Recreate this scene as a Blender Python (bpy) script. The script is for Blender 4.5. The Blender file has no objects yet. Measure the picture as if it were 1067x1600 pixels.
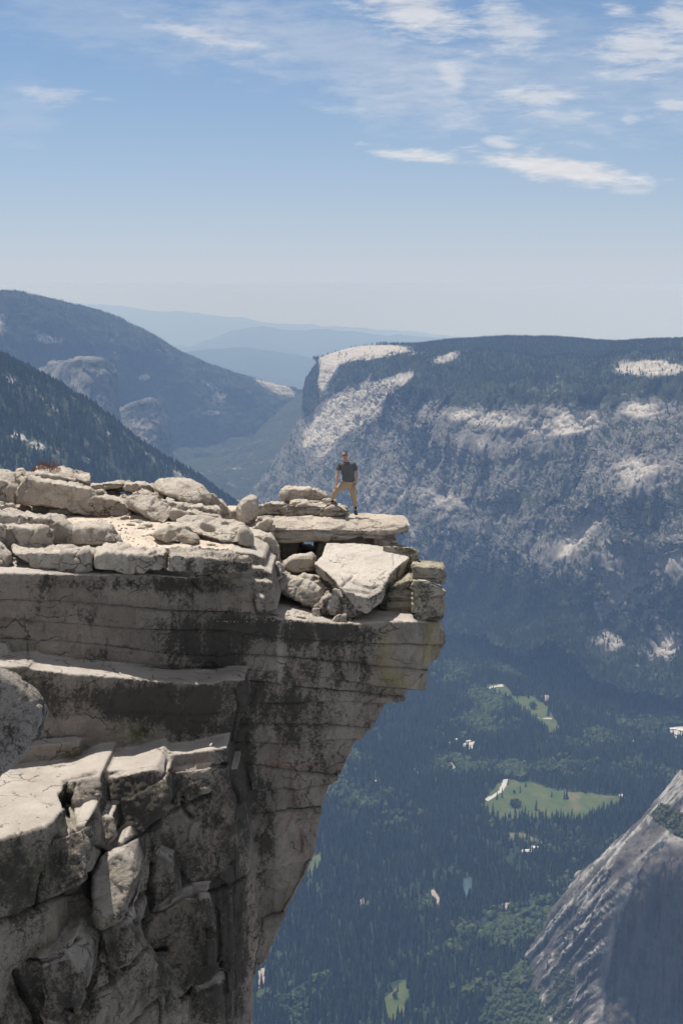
import bpy, bmesh, math, random
import numpy as np
from mathutils import Vector, Matrix

scene = bpy.context.scene
col = scene.collection
rad = math.radians
random.seed(7)
rng = np.random.default_rng(11)

# ------------------------------------------------------------------ camera
F = 2100.0                      # focal length in photograph pixels (1067 x 1600)
PITCH = rad(9.6)
CP, SP = math.cos(PITCH), math.sin(PITCH)

def W(px, py, D):
    """World point at photograph pixel (px, py) and forward distance D (metres)."""
    up = (800.0 - py) / F
    Y = CP + SP * up
    Z = -SP + CP * up
    X = (px - 533.5) / F
    k = D / Y
    return np.stack(np.broadcast_arrays(X * k, D + 0 * X, Z * k), -1)

def proj(P):
    d = P[:, 1] * CP - P[:, 2] * SP
    u = P[:, 1] * SP + P[:, 2] * CP
    return 533.5 + F * P[:, 0] / d, 800 - F * u / d

def on_floor(px, py, z=-1480.0):
    up = (800.0 - py) / F
    Y = CP + SP * up
    Z = -SP + CP * up
    return W(px, py, z / Z * Y)

cam = bpy.data.cameras.new("camera")
camo = bpy.data.objects.new("camera", cam)
col.objects.link(camo)
camo.rotation_euler = (math.pi / 2 - PITCH, 0, 0)
cam.sensor_fit = 'VERTICAL'
cam.sensor_height = 24
cam.lens = 24 * F / 1600
cam.clip_start = 0.1
cam.clip_end = 200000
scene.camera = camo

# ------------------------------------------------------------------ numpy noise
_g = np.random.default_rng(3).normal(size=(4096, 3)).astype(np.float32)
_g /= np.linalg.norm(_g, axis=1)[:, None]

def pnoise(P):
    P = np.asarray(P, np.float32)
    I = np.floor(P).astype(np.int64)
    f = P - I
    u = f * f * f * (f * (f * 6 - 15) + 10)
    out = np.zeros(len(P), np.float32)
    for dx in (0, 1):
        wx = u[:, 0] if dx else 1 - u[:, 0]
        for dy in (0, 1):
            wy = u[:, 1] if dy else 1 - u[:, 1]
            for dz in (0, 1):
                wz = u[:, 2] if dz else 1 - u[:, 2]
                h = ((I[:, 0] + dx) * 73856093) ^ ((I[:, 1] + dy) * 19349663) ^ ((I[:, 2] + dz) * 83492791)
                h = (h ^ (h >> 13)) & 4095
                g = _g[h]
                d = g[:, 0] * (f[:, 0] - dx) + g[:, 1] * (f[:, 1] - dy) + g[:, 2] * (f[:, 2] - dz)
                out += wx * wy * wz * d
    return out * 1.6

def fbm(P, scale=1.0, octs=4, ridged=False, gain=0.5, seed=0.0):
    P = np.asarray(P, np.float64) * scale + np.array([seed * 17.3, seed * 9.1, seed * 5.7])
    s = np.zeros(len(P), np.float32); a = 1.0; t = 0
    for o in range(octs):
        n = pnoise(P)
        if ridged:
            n = 1 - 2 * np.abs(n)
        s += a * n; t += a
        a *= gain
        P = P * 2.03 + 13.7
    return s / t

def worley(P, scale=1.0, seed=0.0):
    """distance to nearest and second nearest cell point, and the cell's random value."""
    P = np.asarray(P, np.float64) * scale + seed * 11.1
    I = np.floor(P).astype(np.int64)
    b1 = np.full(len(P), 9.0); b2 = np.full(len(P), 9.0); idv = np.zeros(len(P))
    for dx in (-1, 0, 1):
        for dy in (-1, 0, 1):
            for dz in (-1, 0, 1):
                C = I + np.array([dx, dy, dz])
                h = (C[:, 0] * 73856093) ^ (C[:, 1] * 19349663) ^ (C[:, 2] * 83492791)
                h = (h ^ (h >> 11)) & 4095
                q = C + 0.5 + 0.42 * _g[h]
                d = np.linalg.norm(q - P, axis=1)
                n = d < b1
                b2 = np.where(n, b1, np.minimum(b2, d))
                idv = np.where(n, _g[(h * 7 + 5) & 4095][:, 0], idv)
                b1 = np.where(n, d, b1)
    return b1, b2, idv

def facets(P, scale=1.0, seed=0.0):
    """broken-rock relief: every cell is a plane of its own tilt; returns height (in cell units) and distance to the cell border"""
    P = np.asarray(P, np.float64) * scale + seed * 11.1
    I = np.floor(P).astype(np.int64)
    b1 = np.full(len(P), 9.0); b2 = np.full(len(P), 9.0); h1 = np.zeros(len(P))
    for dx in (-1, 0, 1):
        for dy in (-1, 0, 1):
            for dz in (-1, 0, 1):
                C = I + np.array([dx, dy, dz])
                h = (C[:, 0] * 73856093) ^ (C[:, 1] * 19349663) ^ (C[:, 2] * 83492791)
                h = (h ^ (h >> 11)) & 4095
                v = P - (C + 0.5 + 0.42 * _g[h])
                d = np.linalg.norm(v, axis=1)
                t = _g[(h * 13 + 7) & 4095]
                n = d < b1
                b2 = np.where(n, b1, np.minimum(b2, d))
                h1 = np.where(n, (v * t).sum(1) + .35 * t[:, 0], h1)
                b1 = np.where(n, d, b1)
    return h1, b2 - b1

def sstep(a, b, x):
    t = np.clip((x - a) / (b - a), 0, 1)
    return t * t * (3 - 2 * t)

def in_poly(px, py, poly):
    inside = np.zeros(len(px), bool)
    n = len(poly)
    j = n - 1
    for i in range(n):
        xi, yi = poly[i]; xj, yj = poly[j]
        c = ((yi > py) != (yj > py)) & (px < (xj - xi) * (py - yi) / (yj - yi + 1e-9) + xi)
        inside ^= c
        j = i
    return inside

def seg_dist(px, py, line):
    best = np.full(len(px), 1e9)
    for (ax, ay), (bx, by) in zip(line[:-1], line[1:]):
        vx, vy = bx - ax, by - ay
        t = np.clip(((px - ax) * vx + (py - ay) * vy) / (vx * vx + vy * vy + 1e-9), 0, 1)
        best = np.minimum(best, np.hypot(px - ax - t * vx, py - ay - t * vy))
    return best

# ------------------------------------------------------------------ objects
def tag(o, label=None, cat=None, group=None, kind=None):
    if label: o['label'] = label
    if cat: o['category'] = cat
    if group: o['group'] = group
    if kind: o['kind'] = kind
    return o

def mesh_arrays(name, V, Fc, mat=None, attrs=None, smooth=True, parent=None, origin=None, link=True):
    """V (n,3) world verts; Fc (m,k) faces of one size."""
    V = np.asarray(V, np.float64)
    if origin is not None:
        V = V - np.asarray(origin)
    me = bpy.data.meshes.new(name)
    Fc = np.asarray(Fc, np.int32)
    m, k = Fc.shape
    me.vertices.add(len(V)); me.vertices.foreach_set("co", V.astype(np.float32).ravel())
    me.loops.add(m * k); me.loops.foreach_set("vertex_index", Fc.ravel())
    me.polygons.add(m); me.polygons.foreach_set("loop_start", np.arange(0, m * k, k, dtype=np.int32))
    me.update(calc_edges=True); me.validate()
    (me.shade_smooth if smooth else me.shade_flat)()
    for an, av in (attrs or {}).items():
        a = me.attributes.new(an, 'FLOAT', 'POINT')
        a.data.foreach_set("value", np.asarray(av, np.float32))
    o = bpy.data.objects.new(name, me)
    if mat: me.materials.append(mat)
    if link: col.objects.link(o)
    if origin is not None: o.location = origin
    if parent: o.parent = parent
    return o

def bm_object(name, bm, mat=None, parent=None, loc=(0, 0, 0), smooth=True, link=True):
    me = bpy.data.meshes.new(name)
    bm.normal_update()
    bm.to_mesh(me); bm.free()
    (me.shade_smooth if smooth else me.shade_flat)()
    if mat: me.materials.append(mat)
    o = bpy.data.objects.new(name, me)
    if link: col.objects.link(o)
    o.location = loc
    if parent: o.parent = parent
    return o

# ------------------------------------------------------------------ materials
class NT:
    def __init__(s, name, world=False):
        if world:
            s.m = bpy.data.worlds.new(name)
        else:
            s.m = bpy.data.materials.new(name)
        s.m.use_nodes = True
        s.t = s.m.node_tree
        s.t.nodes.clear()
    def n(s, typ, **kw):
        nd = s.t.nodes.new(typ)
        for k, v in kw.items():
            if k.startswith('i_'):
                key = k[2:]
                key = int(key) if key.isdigit() else key.replace('_', ' ')
                s.set(nd.inputs[key], v)
            else:
                setattr(nd, k, v)
        return nd
    def set(s, inp, v):
        if isinstance(v, bpy.types.NodeSocket):
            s.t.links.new(v, inp)
        else:
            inp.default_value = v
    def math(s, op, a, b=0.0, c=None, clamp=False):
        nd = s.t.nodes.new('ShaderNodeMath'); nd.operation = op; nd.use_clamp = clamp
        s.set(nd.inputs[0], a); s.set(nd.inputs[1], b)
        if c is not None: s.set(nd.inputs[2], c)
        return nd.outputs[0]
    def mix(s, fac, a, b):
        nd = s.t.nodes.new('ShaderNodeMix'); nd.data_type = 'RGBA'
        s.set(nd.inputs[0], fac)
        s.set(nd.inputs[6], (*a, 1) if isinstance(a, tuple) and len(a) == 3 else a)
        s.set(nd.inputs[7], (*b, 1) if isinstance(b, tuple) and len(b) == 3 else b)
        return nd.outputs[2]
    def step(s, x, a, b):
        nd = s.t.nodes.new('ShaderNodeMapRange'); nd.interpolation_type = 'SMOOTHSTEP'
        s.set(nd.inputs[0], x); s.set(nd.inputs[1], a); s.set(nd.inputs[2], b)
        return nd.outputs[0]
    def noise(s, vec, scale, detail=4, rough=0.55, dist=0.0):
        nd = s.n('ShaderNodeTexNoise')
        s.set(nd.inputs['Vector'], vec)
        nd.inputs['Scale'].default_value = scale
        nd.inputs['Detail'].default_value = detail
        nd.inputs['Roughness'].default_value = rough
        nd.inputs['Distortion'].default_value = dist
        return nd.outputs[0]
    def attr(s, name):
        return s.n('ShaderNodeAttribute', attribute_name=name).outputs['Fac']
    def vmul(s, vec, v):
        nd = s.n('ShaderNodeVectorMath', operation='MULTIPLY')
        s.set(nd.inputs[0], vec); nd.inputs[1].default_value = v
        return nd.outputs[0]
    def bsdf(s, color, rough=0.9, normal=None, spec=0.25):
        b = s.n('ShaderNodeBsdfPrincipled')
        s.set(b.inputs['Base Color'], (*color, 1) if isinstance(color, tuple) and len(color) == 3 else color)
        s.set(b.inputs['Roughness'], rough)
        b.inputs['Specular IOR Level'].default_value = spec
        if normal is not None: s.set(b.inputs['Normal'], normal)
        o = s.n('ShaderNodeOutputMaterial')
        s.t.links.new(b.outputs[0], o.inputs['Surface'])
        return s.m
    def bump(s, h, dist=0.02, strength=1.0, normal=None):
        b = s.n('ShaderNodeBump')
        b.inputs['Strength'].default_value = strength
        b.inputs['Distance'].default_value = dist
        s.set(b.inputs['Height'], h)
        if normal is not None: s.set(b.inputs['Normal'], normal)
        return b.outputs[0]

def granite(name, base=(0.50, 0.455, 0.40), base2=(0.36, 0.33, 0.295), lich=0.0, speck=1.0, courses=False):
    m = NT(name)
    obv = m.n('ShaderNodeTexCoord').outputs['Object']
    big = m.noise(obv, 0.9, 5, 0.6)
    c = m.mix(m.step(big, 0.35, 0.68), base, base2)
    warm = m.noise(obv, 2.3, 4, 0.6, 0.4)
    c = m.mix(m.math('MULTIPLY', m.step(warm, 0.5, 0.75), 0.35), c, (0.47, 0.37, 0.27))
    # grain of the granite
    grain = m.noise(obv, 34, 4, 0.8)
    c = m.mix(m.math('MULTIPLY', m.step(grain, 0.50, 0.64), 0.62 * speck), c, (0.13, 0.12, 0.11))
    g2 = m.noise(obv, 70, 2, 0.7)
    c = m.mix(m.math('MULTIPLY', m.step(g2, 0.58, 0.7), 0.3 * speck), c, (0.62, 0.59, 0.54))
    # pale patches, and paler upward faces on the cliff and tilted slab
    c = m.mix(m.math('MULTIPLY', m.attr('pale'), 0.8), c, (0.62, 0.56, 0.49))
    red = m.math('MULTIPLY', m.attr('red'), m.step(m.noise(obv, 7, 5, 0.7), 0.42, 0.62))
    c = m.mix(m.math('MULTIPLY', red, 0.7), c, (0.30, 0.13, 0.085))
    moss = m.math('MULTIPLY', m.attr('moss'), m.step(m.noise(obv, 5, 6, 0.72), 0.34, 0.58))
    c = m.mix(m.math('MULTIPLY', moss, 0.85), c, (0.085, 0.092, 0.028))
    yel = m.math('MULTIPLY', m.attr('yellow'), m.step(m.noise(obv, 9, 5, 0.7), 0.40, 0.60))
    c = m.mix(m.math('MULTIPLY', yel, 0.75), c, (0.33, 0.28, 0.06))
    # black lichen: blotchy, follows its own attribute
    l = m.math('ADD', m.attr('lichen'), lich)
    lb = m.math('MULTIPLY', m.noise(m.vmul(obv, (1, 1, .55)), 1.7, 5, 0.7, 0.4), 0.62)
    ln = m.math('ADD', m.math('MULTIPLY', m.noise(obv, 13, 9, 0.82, 0.2), 0.62), m.math('ADD', lb, m.math('MULTIPLY', l, 0.175)))
    lm = m.math('MULTIPLY', m.step(ln, 0.685, 0.80), m.step(l, 0.0, 0.35))
    c = m.mix(m.math('MULTIPLY', lm, 0.88), c, (0.032, 0.030, 0.026))
    film = m.math('MULTIPLY', m.math('MINIMUM', l, 1.0), 0.30)
    c = m.mix(film, c, (0.11, 0.095, 0.075))
    # dark seam lines where the rock is cracked
    c = m.mix(m.math('MULTIPLY', m.attr('seam'), 0.75), c, (0.045, 0.038, 0.032))
    # hairline cracks
    wv = m.n('ShaderNodeVectorMath', operation='ADD')
    nc = m.n('ShaderNodeTexNoise'); nc.inputs['Scale'].default_value = 1.6; nc.inputs['Detail'].default_value = 5; m.set(nc.inputs['Vector'], obv)
    m.set(wv.inputs[0], m.vmul(nc.outputs['Color'], (.9, .9, .9))); m.set(wv.inputs[1], m.vmul(obv, (.8, .8, 1.5)))
    vo = m.n('ShaderNodeTexVoronoi', feature='DISTANCE_TO_EDGE'); vo.inputs['Scale'].default_value = 1.15; m.set(vo.inputs['Vector'], wv.outputs[0])
    crk = m.math('MULTIPLY', m.math('SUBTRACT', 1.0, m.step(vo.outputs['Distance'], .004, .026)), m.step(m.noise(obv, 1.3, 3, .6), .47, .60))
    c = m.mix(m.math('MULTIPLY', crk, .72), c, (0.05, 0.042, 0.035))
    # rain streaks down steep faces
    geo = m.n('ShaderNodeNewGeometry'); sp = m.n('ShaderNodeSeparateXYZ'); m.set(sp.inputs[0], geo.outputs['Normal'])
    steepf = m.math('SUBTRACT', 1.0, m.step(m.math('ABSOLUTE', sp.outputs[2]), .3, .75))
    stq = m.step(m.noise(m.vmul(obv, (3.4, 3.4, .22)), 1.0, 6, .7), .50, .72)
    c = m.mix(m.math('MULTIPLY', m.math('MULTIPLY', stq, steepf), .42), c, (0.085, 0.073, 0.060))
    if courses:      # thin open joints between the courses of the wall
        j = m.math('ADD', m.math('ABSOLUTE', m.attr('joint')), m.math('MULTIPLY', m.noise(obv, 5, 4, .7), 1.5))
        jl = m.math('MULTIPLY', m.math('SUBTRACT', 1.0, m.step(j, .65, 1.7)), m.attr('jointed'))
        c = m.mix(m.math('MULTIPLY', jl, .9), c, (0.022, 0.019, 0.016))
    h = m.math('ADD', m.math('MULTIPLY', m.noise(obv, 7, 9, 0.72), 1.3), m.math('MULTIPLY', m.noise(obv, 55, 3, 0.7), 0.16))
    h = m.math('ADD', h, m.math('MULTIPLY', m.noise(m.vmul(obv, (1, 1, 2.2)), 21, 6, 0.8), 0.7))
    h = m.math('SUBTRACT', h, m.math('MULTIPLY', crk, .45))
    nrm = m.bump(h, 0.085, 0.9)
    return m.bsdf(c, 0.92, nrm, 0.2)
SUN_E, SKY_S, EXPO, CLOUD = 5.0, 0.065, 0.38, .76; HORIZ = (.56, .605, .68)
HAZE_C, HAZE_D = (0.37, 0.585, 1.0), 4.8e-5
# ================================================================== far terrain
def blur(A, n, axis):
    if n < 1: return A
    for _ in range(2):
        pad = [(0, 0)] * A.ndim; pad[axis] = (n, n)
        B = np.pad(A, pad, mode='edge')
        c = np.cumsum(B, axis=axis)
        c = np.concatenate([np.zeros_like(np.take(c, [0], axis)), c], axis)
        k = 2 * n + 1
        hi = np.take(c, range(k, c.shape[axis]), axis)
        lo = np.take(c, range(0, c.shape[axis] - k), axis)
        A = (hi - lo) / k
    return A

def loft(cols, nu, nv, bu=0, bv=0):
    """cols: list of columns, each a list of (px, py, D). Returns world grid (nu, nv, 3)."""
    C = np.array(cols, float)                       # (c, s, 3)
    mid = C.shape[1] // 2
    d = np.abs(np.diff(C[:, mid, 0])) + np.abs(np.diff(C[:, mid, 2])) * 0.01 + 4
    u = np.concatenate([[0], np.cumsum(d)]); u /= u[-1]
    dv = np.mean(np.abs(np.diff(C[:, :, 1], axis=1)), axis=0) + np.mean(np.abs(np.diff(C[:, :, 2], axis=1)), axis=0) * 0.02 + 4
    v = np.concatenate([[0], np.cumsum(dv)]); v /= v[-1]
    U = np.linspace(0, 1, nu); V = np.linspace(0, 1, nv)
    A = np.empty((nu, C.shape[1], 3))
    for s in range(C.shape[1]):
        for k in range(3):
            A[:, s, k] = np.interp(U, u, C[:, s, k])
    A = blur(A, bu, 0)
    G = np.empty((nu, nv, 3))
    for k in range(3):
        for i in range(nu):
            G[i, :, k] = np.interp(V, v, A[i, :, k])
    G[:, 3:-3] = blur(G, bv, 1)[:, 3:-3]
    return W(G[..., 0], G[..., 1], G[..., 2])

def grid_normals(G):
    du = np.gradient(G, axis=0); dv = np.gradient(G, axis=1)
    N = np.cross(du, dv)
    N /= np.linalg.norm(N, axis=-1, keepdims=True) + 1e-9
    flip = np.sign(N[..., 2:3] - N[..., 1:2] * 0.8)
    flip[flip == 0] = 1
    return N * flip

def grid_faces(nu, nv):
    i = np.arange(nu * nv).reshape(nu, nv)
    return np.stack([i[:-1, :-1], i[1:, :-1], i[1:, 1:], i[:-1, 1:]], -1).reshape(-1, 4)

def relief(G, spec, seed=0):
    """spec: list of (amp, wavelength (x,y,z), octaves, ridged, direction) ; direction 'n' normal, 'y' toward the viewer side, 'z' up"""
    nu, nv, _ = G.shape
    for k, (amp, wl, octs, rdg, drn) in enumerate(spec):
        P = G.reshape(-1, 3)
        n = fbm(P / np.array(wl), 1.0, octs, rdg, 0.52, seed + k * 1.7).reshape(nu, nv, 1)
        if callable(amp): a = amp(G)
        else: a = amp
        if drn == 'n': G = G + grid_normals(G) * n * a
        elif drn == 'y': G = G + np.array([0, -1.0, 0]) * n * a
        else: G = G + np.array([0, 0, 1.0]) * n * a
    return G

def blobs(px, py, lst):
    """lst of (cx, cy, rx, ry, angle deg, weight)"""
    s = np.zeros_like(px)
    for cx, cy, rx, ry, an, w in lst:
        c, sn = math.cos(rad(an)), math.sin(rad(an))
        x = px - cx; y = py - cy
        a = (x * c + y * sn) / rx; b = (-x * sn + y * c) / ry
        s += w * np.exp(-(a * a + b * b) ** 1.5)
    return s

def far_mat(name, forest=(0.024, 0.036, 0.018), forest2=(0.045, 0.060, 0.028), rock=(0.36, 0.345, 0.32), rock2=(0.15, 0.145, 0.135), sc=1.0, bump=7.0, shade_stain=False, tiers=False):
    m = NT(name)
    p = m.n('ShaderNodeNewGeometry').outputs['Position']
    r = m.attr('rock')
    n1 = m.noise(p, 0.02 * sc, 6, 0.72)
    n2 = m.noise(p, 0.0045 * sc, 4, 0.6)
    fcol = m.mix(m.step(n1, 0.40, 0.62), forest, forest2)
    st = m.noise(m.vmul(p, (1, 1, 0.18)), 0.022 * sc, 5, 0.7)       # vertical streaks of the rock
    rcol = m.mix(m.step(st, 0.38, 0.66), rock, rock2)
    rcol = m.mix(m.math('MULTIPLY', m.step(n2, 0.45, 0.7), 0.4), rcol, (0.26, 0.235, 0.205))
    if tiers:        # grey cliff rock and pale clean slabs
        s3 = m.noise(m.vmul(p, (1, 1, 0.25)), 0.06, 6, 0.75)
        grey = m.mix(m.step(s3, .38, .64), (0.165, 0.158, 0.148), (0.075, 0.072, 0.068))
        pl = m.mix(m.step(s3, .35, .7), (0.39, 0.36, 0.325), (0.21, 0.195, 0.175))
        bb = m.math('ADD', m.attr('bright'), m.math('MULTIPLY', m.math('SUBTRACT', s3, .5), .8))
        pl = m.mix(m.step(m.noise(p, 0.10, 3, 0.8), .60, .68), pl, (0.04, 0.05, 0.03))
        rcol = m.mix(m.step(bb, .38, .66), grey, pl)
    if shade_stain:  # shade of the steep face painted dark, with brownish streaks
        dk = m.math('MULTIPLY', m.attr('shade_stain'), m.math('ADD', .75, m.math('MULTIPLY', n2, .4)), clamp=True)
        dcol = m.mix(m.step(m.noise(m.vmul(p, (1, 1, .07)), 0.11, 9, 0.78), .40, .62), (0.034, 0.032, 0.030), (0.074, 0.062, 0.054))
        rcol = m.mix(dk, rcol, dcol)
    rr = m.math('ADD', r, m.math('ADD', m.math('MULTIPLY', m.math('SUBTRACT', n1, 0.5), 1.1), m.math('MULTIPLY', m.math('SUBTRACT', m.noise(p, 0.07 * sc, 3, 0.8), 0.5), 0.7)))
    c = m.mix(m.step(rr, 0.42, 0.60), fcol, rcol)
    h = m.math('ADD', n1, m.math('MULTIPLY', st, 0.8))
    return m.bsdf(c, 0.95, m.bump(h, bump, 0.8), 0.1)

def terrain(name, G, rock, mat, label=None):
    nu, nv, _ = G.shape
    o = mesh_arrays(name, G.reshape(-1, 3), grid_faces(nu, nv), mat, {'rock': rock.ravel()})
    tag(o, label, None, None, 'structure')
    return o

SITES = []     # (points, height, kind) for forests

def scatter(G, weight, count, seed=0):
    """random points on grid G with per-vertex weight"""
    r = np.random.default_rng(seed)
    A = np.linalg.norm(np.cross(G[1:, :-1] - G[:-1, :-1], G[:-1, 1:] - G[:-1, :-1]), axis=-1)
    w = (A * weight[:-1, :-1]).ravel(); w /= w.sum()
    idx = np.searchsorted(np.cumsum(w), r.random(count)).clip(0, len(w) - 1)
    i, j = np.divmod(idx, G.shape[1] - 1)
    a = r.random((count, 1)); b = r.random((count, 1))
    P = G[i, j] * (1 - a) * (1 - b) + G[i + 1, j] * a * (1 - b) + G[i, j + 1] * (1 - a) * b + G[i + 1, j + 1] * a * b
    return P

# ---- north wall of the valley ---------------------------------------------
def fl(px, py):                                  # distance at which the pixel meets the valley floor
    return float(on_floor(px, py)[1])

north = [
    [(489, 562, 12500), (545, 575, 12300), (545, 600, 12000), (540, 630, 12000), (530, 660, 11500), (510, 700, 11000), (480, 740, 10800), (450, 800, 10500), (450, 830, 10000)],
    [(489, 560, 10300), (489, 567, 9300), (483, 588, 9270), (476, 622, 9220), (474, 652, 9150), (456, 690, 9040), (425, 736, 8950), (380, 796, fl(380, 796)), (360, 850, 7600)],
    [(515, 558, 10400), (509, 555, 9250), (500, 578, 9080), (492, 610, 9000), (490, 650, 8920), (472, 695, 8750), (440, 750, 8600), (402, 815, fl(402, 815)), (380, 870, 7300)],
    [(550, 548, 10500), (548, 543, 9150), (545, 570, 8800), (535, 605, 8560), (520, 650, 8350), (500, 705, 8180), (470, 770, 8000), (440, 842, fl(440, 842)), (425, 890, 7000)],
    [(600, 545, 10500), (598, 538, 9000), (600, 565, 8400), (605, 600, 7900), (598, 655, 7650), (588, 715, 7430), (570, 795, 7270), (545, 882, fl(545, 882)), (535, 930, 6400)],
    [(650, 545, 10500), (650, 540, 8950), (650, 566, 8000), (655, 610, 7350), (652, 670, 7150), (645, 740, 7020), (630, 825, 6850), (610, 912, fl(610, 912)), (600, 960, 6000)],
    [(705, 540, 10500), (705, 533, 8850), (703, 572, 7500), (700, 625, 6900), (700, 695, 6640), (696, 775, 6500), (686, 862, 6330), (670, 942, fl(670, 942)), (660, 1000, 5600)],
    [(790, 534, 10500), (790, 528, 8700), (790, 572, 7300), (790, 640, 6500), (790, 712, 6150), (790, 802, 6060), (785, 885, 5880), (772, 985, fl(772, 985)), (765, 1040, 5200)],
    [(870, 536, 10500), (870, 529, 8500), (870, 580, 7150), (870, 650, 6200), (870, 716, 5900), (868, 795, 5830), (862, 876, 5640), (857, 1012, fl(857, 1012)), (850, 1070, 4800)],
    [(932, 540, 10500), (932, 535, 8250), (932, 580, 7000), (932, 650, 6050), (932, 706, 5830), (922, 795, 5700), (896, 886, 5430), (905, 1030, fl(905, 1030)), (900, 1090, 4700)],
    [(965, 542, 10500), (965, 537, 8150), (965, 575, 6900), (966, 645, 5950), (966, 700, 5620), (958, 780, 5440), (945, 880, 5240), (950, 1040, fl(950, 1040)), (950, 1100, 4600)],
    [(1005, 540, 10500), (1005, 533, 8000), (1005, 570, 6800), (1005, 640, 5850), (1003, 705, 5500), (995, 790, 5300), (990, 900, 5130), (990, 1050, fl(990, 1050)), (990, 1110, 4500)],
    [(1085, 540, 10500), (1085, 532, 7800), (1085, 570, 6600), (1085, 645, 5600), (1085, 705, 5300), (1085, 790, 5120), (1085, 900, 4990), (1085, 1062, fl(1085, 1062)), (1085, 1120, 4400)],
    [(1400, 545, 10500), (1400, 535, 7400), (1400, 570, 6300), (1400, 645, 5400), (1400, 705, 5100), (1400, 790, 4950), (1400, 900, 4800), (1400, 1080, fl(1400, 1080)), (1400, 1140, 4200)],
]
NU, NV = 760, 620
G = loft(north, NU, NV, 7, 4)
Vv = np.linspace(0, 1, NV)[None, :, None] * np.ones((NU, 1, 1))
skymask = sstep(0.10, 0.26, Vv)
def lm_(g):
    return (.25 + .75 * sstep(480, 640, proj(g.reshape(-1, 3))[0])).reshape(g.shape[0], g.shape[1], 1)
steep = lambda G: 1 - np.abs(grid_normals(G)[..., 2:3])
G = relief(G, [
    (lambda g: 170 * skymask * lm_(g), (900, 900, 1400), 3, True, 'n'),
    (lambda g: 100 * skymask * lm_(g) * (0.25 + steep(g) * 1.3), (300, 300, 1000), 4, True, 'y'),
    (lambda g: 34 * (0.15 + skymask), (110, 110, 110), 4, True, 'z'),
    (lambda g: 24 * (0.15 + skymask), (80, 80, 110), 4, False, 'n'),
    (lambda g: 8 * (0.3 + skymask), (28, 28, 40), 3, True, 'n'),
], 2)
pxn, pyn = proj(G.reshape(-1, 3)); pxn = pxn.reshape(NU, NV); pyn = pyn.reshape(NU, NV)
N = grid_normals(G)
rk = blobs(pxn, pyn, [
    (508, 585, 13, 34, 25, 1.1), (560, 550, 75, 14, -6, 1.15), (485, 612, 11, 44, 4, -1.3), (540, 645, 72, 26, -32, 1.45), (592, 608, 60, 11, -22, 1.2),  # the negative blob paints the prow's shaded face dark
    (500, 700, 30, 30, -40, .35), (680, 566, 62, 9, -20, .75), (640, 548, 60, 8, 0, .35),
    (770, 655, 90, 13, 6, .8), (735, 690, 60, 22, 0, .35), (885, 665, 55, 14, -8, 1.2), (905, 655, 30, 14, 0, .4), (850, 640, 60, 8, 4, .4),
    (1015, 575, 62, 13, 2, 1.0), (1000, 640, 35, 15, 0, .7), (835, 600, 40, 14, 0, .4), (880, 590, 30, 10, 0, .3),
    (1040, 720, 60, 30, 0, .3), (985, 740, 30, 40, -40, .5), (905, 840, 70, 16, -48, .5), (845, 905, 40, 12, -40, .25),
    (985, 950, 70, 40, 10, .42), (1050, 880, 40, 30, -30, .5), (950, 1000, 30, 16, 20, .5), (1040, 1010, 25, 30, 0, .55), (885, 850, 20, 16, 0, .2),
    (600, 760, 45, 60, 60, .34), (690, 780, 28, 45, -70, .40), (640, 830, 30, 9, 10, .5), (720, 880, 25, 9, -50, .3), (805, 870, 25, 7, 30, .3),
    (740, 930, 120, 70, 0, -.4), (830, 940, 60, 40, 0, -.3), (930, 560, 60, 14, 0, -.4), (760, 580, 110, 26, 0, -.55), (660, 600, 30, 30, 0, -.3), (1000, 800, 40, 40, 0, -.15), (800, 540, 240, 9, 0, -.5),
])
nz = N[..., 2]
big = fbm(G.reshape(-1, 3) / np.array([260, 260, 160]), 1, 5, False, .6, 4).reshape(NU, NV)
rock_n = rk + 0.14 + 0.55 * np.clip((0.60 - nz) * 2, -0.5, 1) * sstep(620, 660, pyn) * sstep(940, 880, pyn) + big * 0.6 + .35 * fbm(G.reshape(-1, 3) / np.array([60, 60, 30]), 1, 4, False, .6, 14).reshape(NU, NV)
an_ = rad(-38)
al_ = pxn * math.cos(an_) + pyn * math.sin(an_); ac_ = -pxn * math.sin(an_) + pyn * math.cos(an_)
stk = fbm(np.stack([al_ / 95, ac_ / 11, 0 * al_], -1).reshape(-1, 3), 1, 4, False, .6, 31).reshape(NU, NV)
rock_n += .75 * stk * sstep(760, 560, pxn) * sstep(560, 600, pyn) + .4 * stk * sstep(840, 940, pxn) * sstep(700, 760, pyn)
rock_n += .34 * sstep(600, 650, pyn) * sstep(930, 870, pyn)
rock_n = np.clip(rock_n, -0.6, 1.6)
M_wall = far_mat("valley_wall_rock_and_forest", forest=(0.017, 0.022, 0.016), forest2=(0.034, 0.038, 0.026), rock=(0.32, 0.30, 0.27), rock2=(0.12, 0.115, 0.108))
M_wall2 = far_mat('north_wall_rock_and_forest', forest=(0.015, 0.021, 0.014), forest2=(0.032, 0.037, 0.023), tiers=True, bump=4.5)
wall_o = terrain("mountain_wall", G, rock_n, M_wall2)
bright = np.clip(rk * .95 + .55 * stk * sstep(800, 560, pxn) * sstep(560, 600, pyn) + .35 * big + .06, -.2, 1.5)
_a = wall_o.data.attributes.new('bright', 'FLOAT', 'POINT'); _a.data.foreach_set('value', bright.astype(np.float32).ravel())
fw = np.clip(0.75 - rock_n, 0, 1) * (nz > 0.5) * (pxn > 400) * (pxn < 1110) * (pyn < 1090) + 0.02 * ((rock_n > 0.75) & (nz > .6))
P = scatter(G, fw * (nz > .58) * (1 + 4.0 * sstep(860, 930, pyn)) * (1 - .75 * sstep(625, 650, pyn) * sstep(900, 860, pyn)), 44000, 5)
SITES.append((P, 19, 0))
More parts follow.
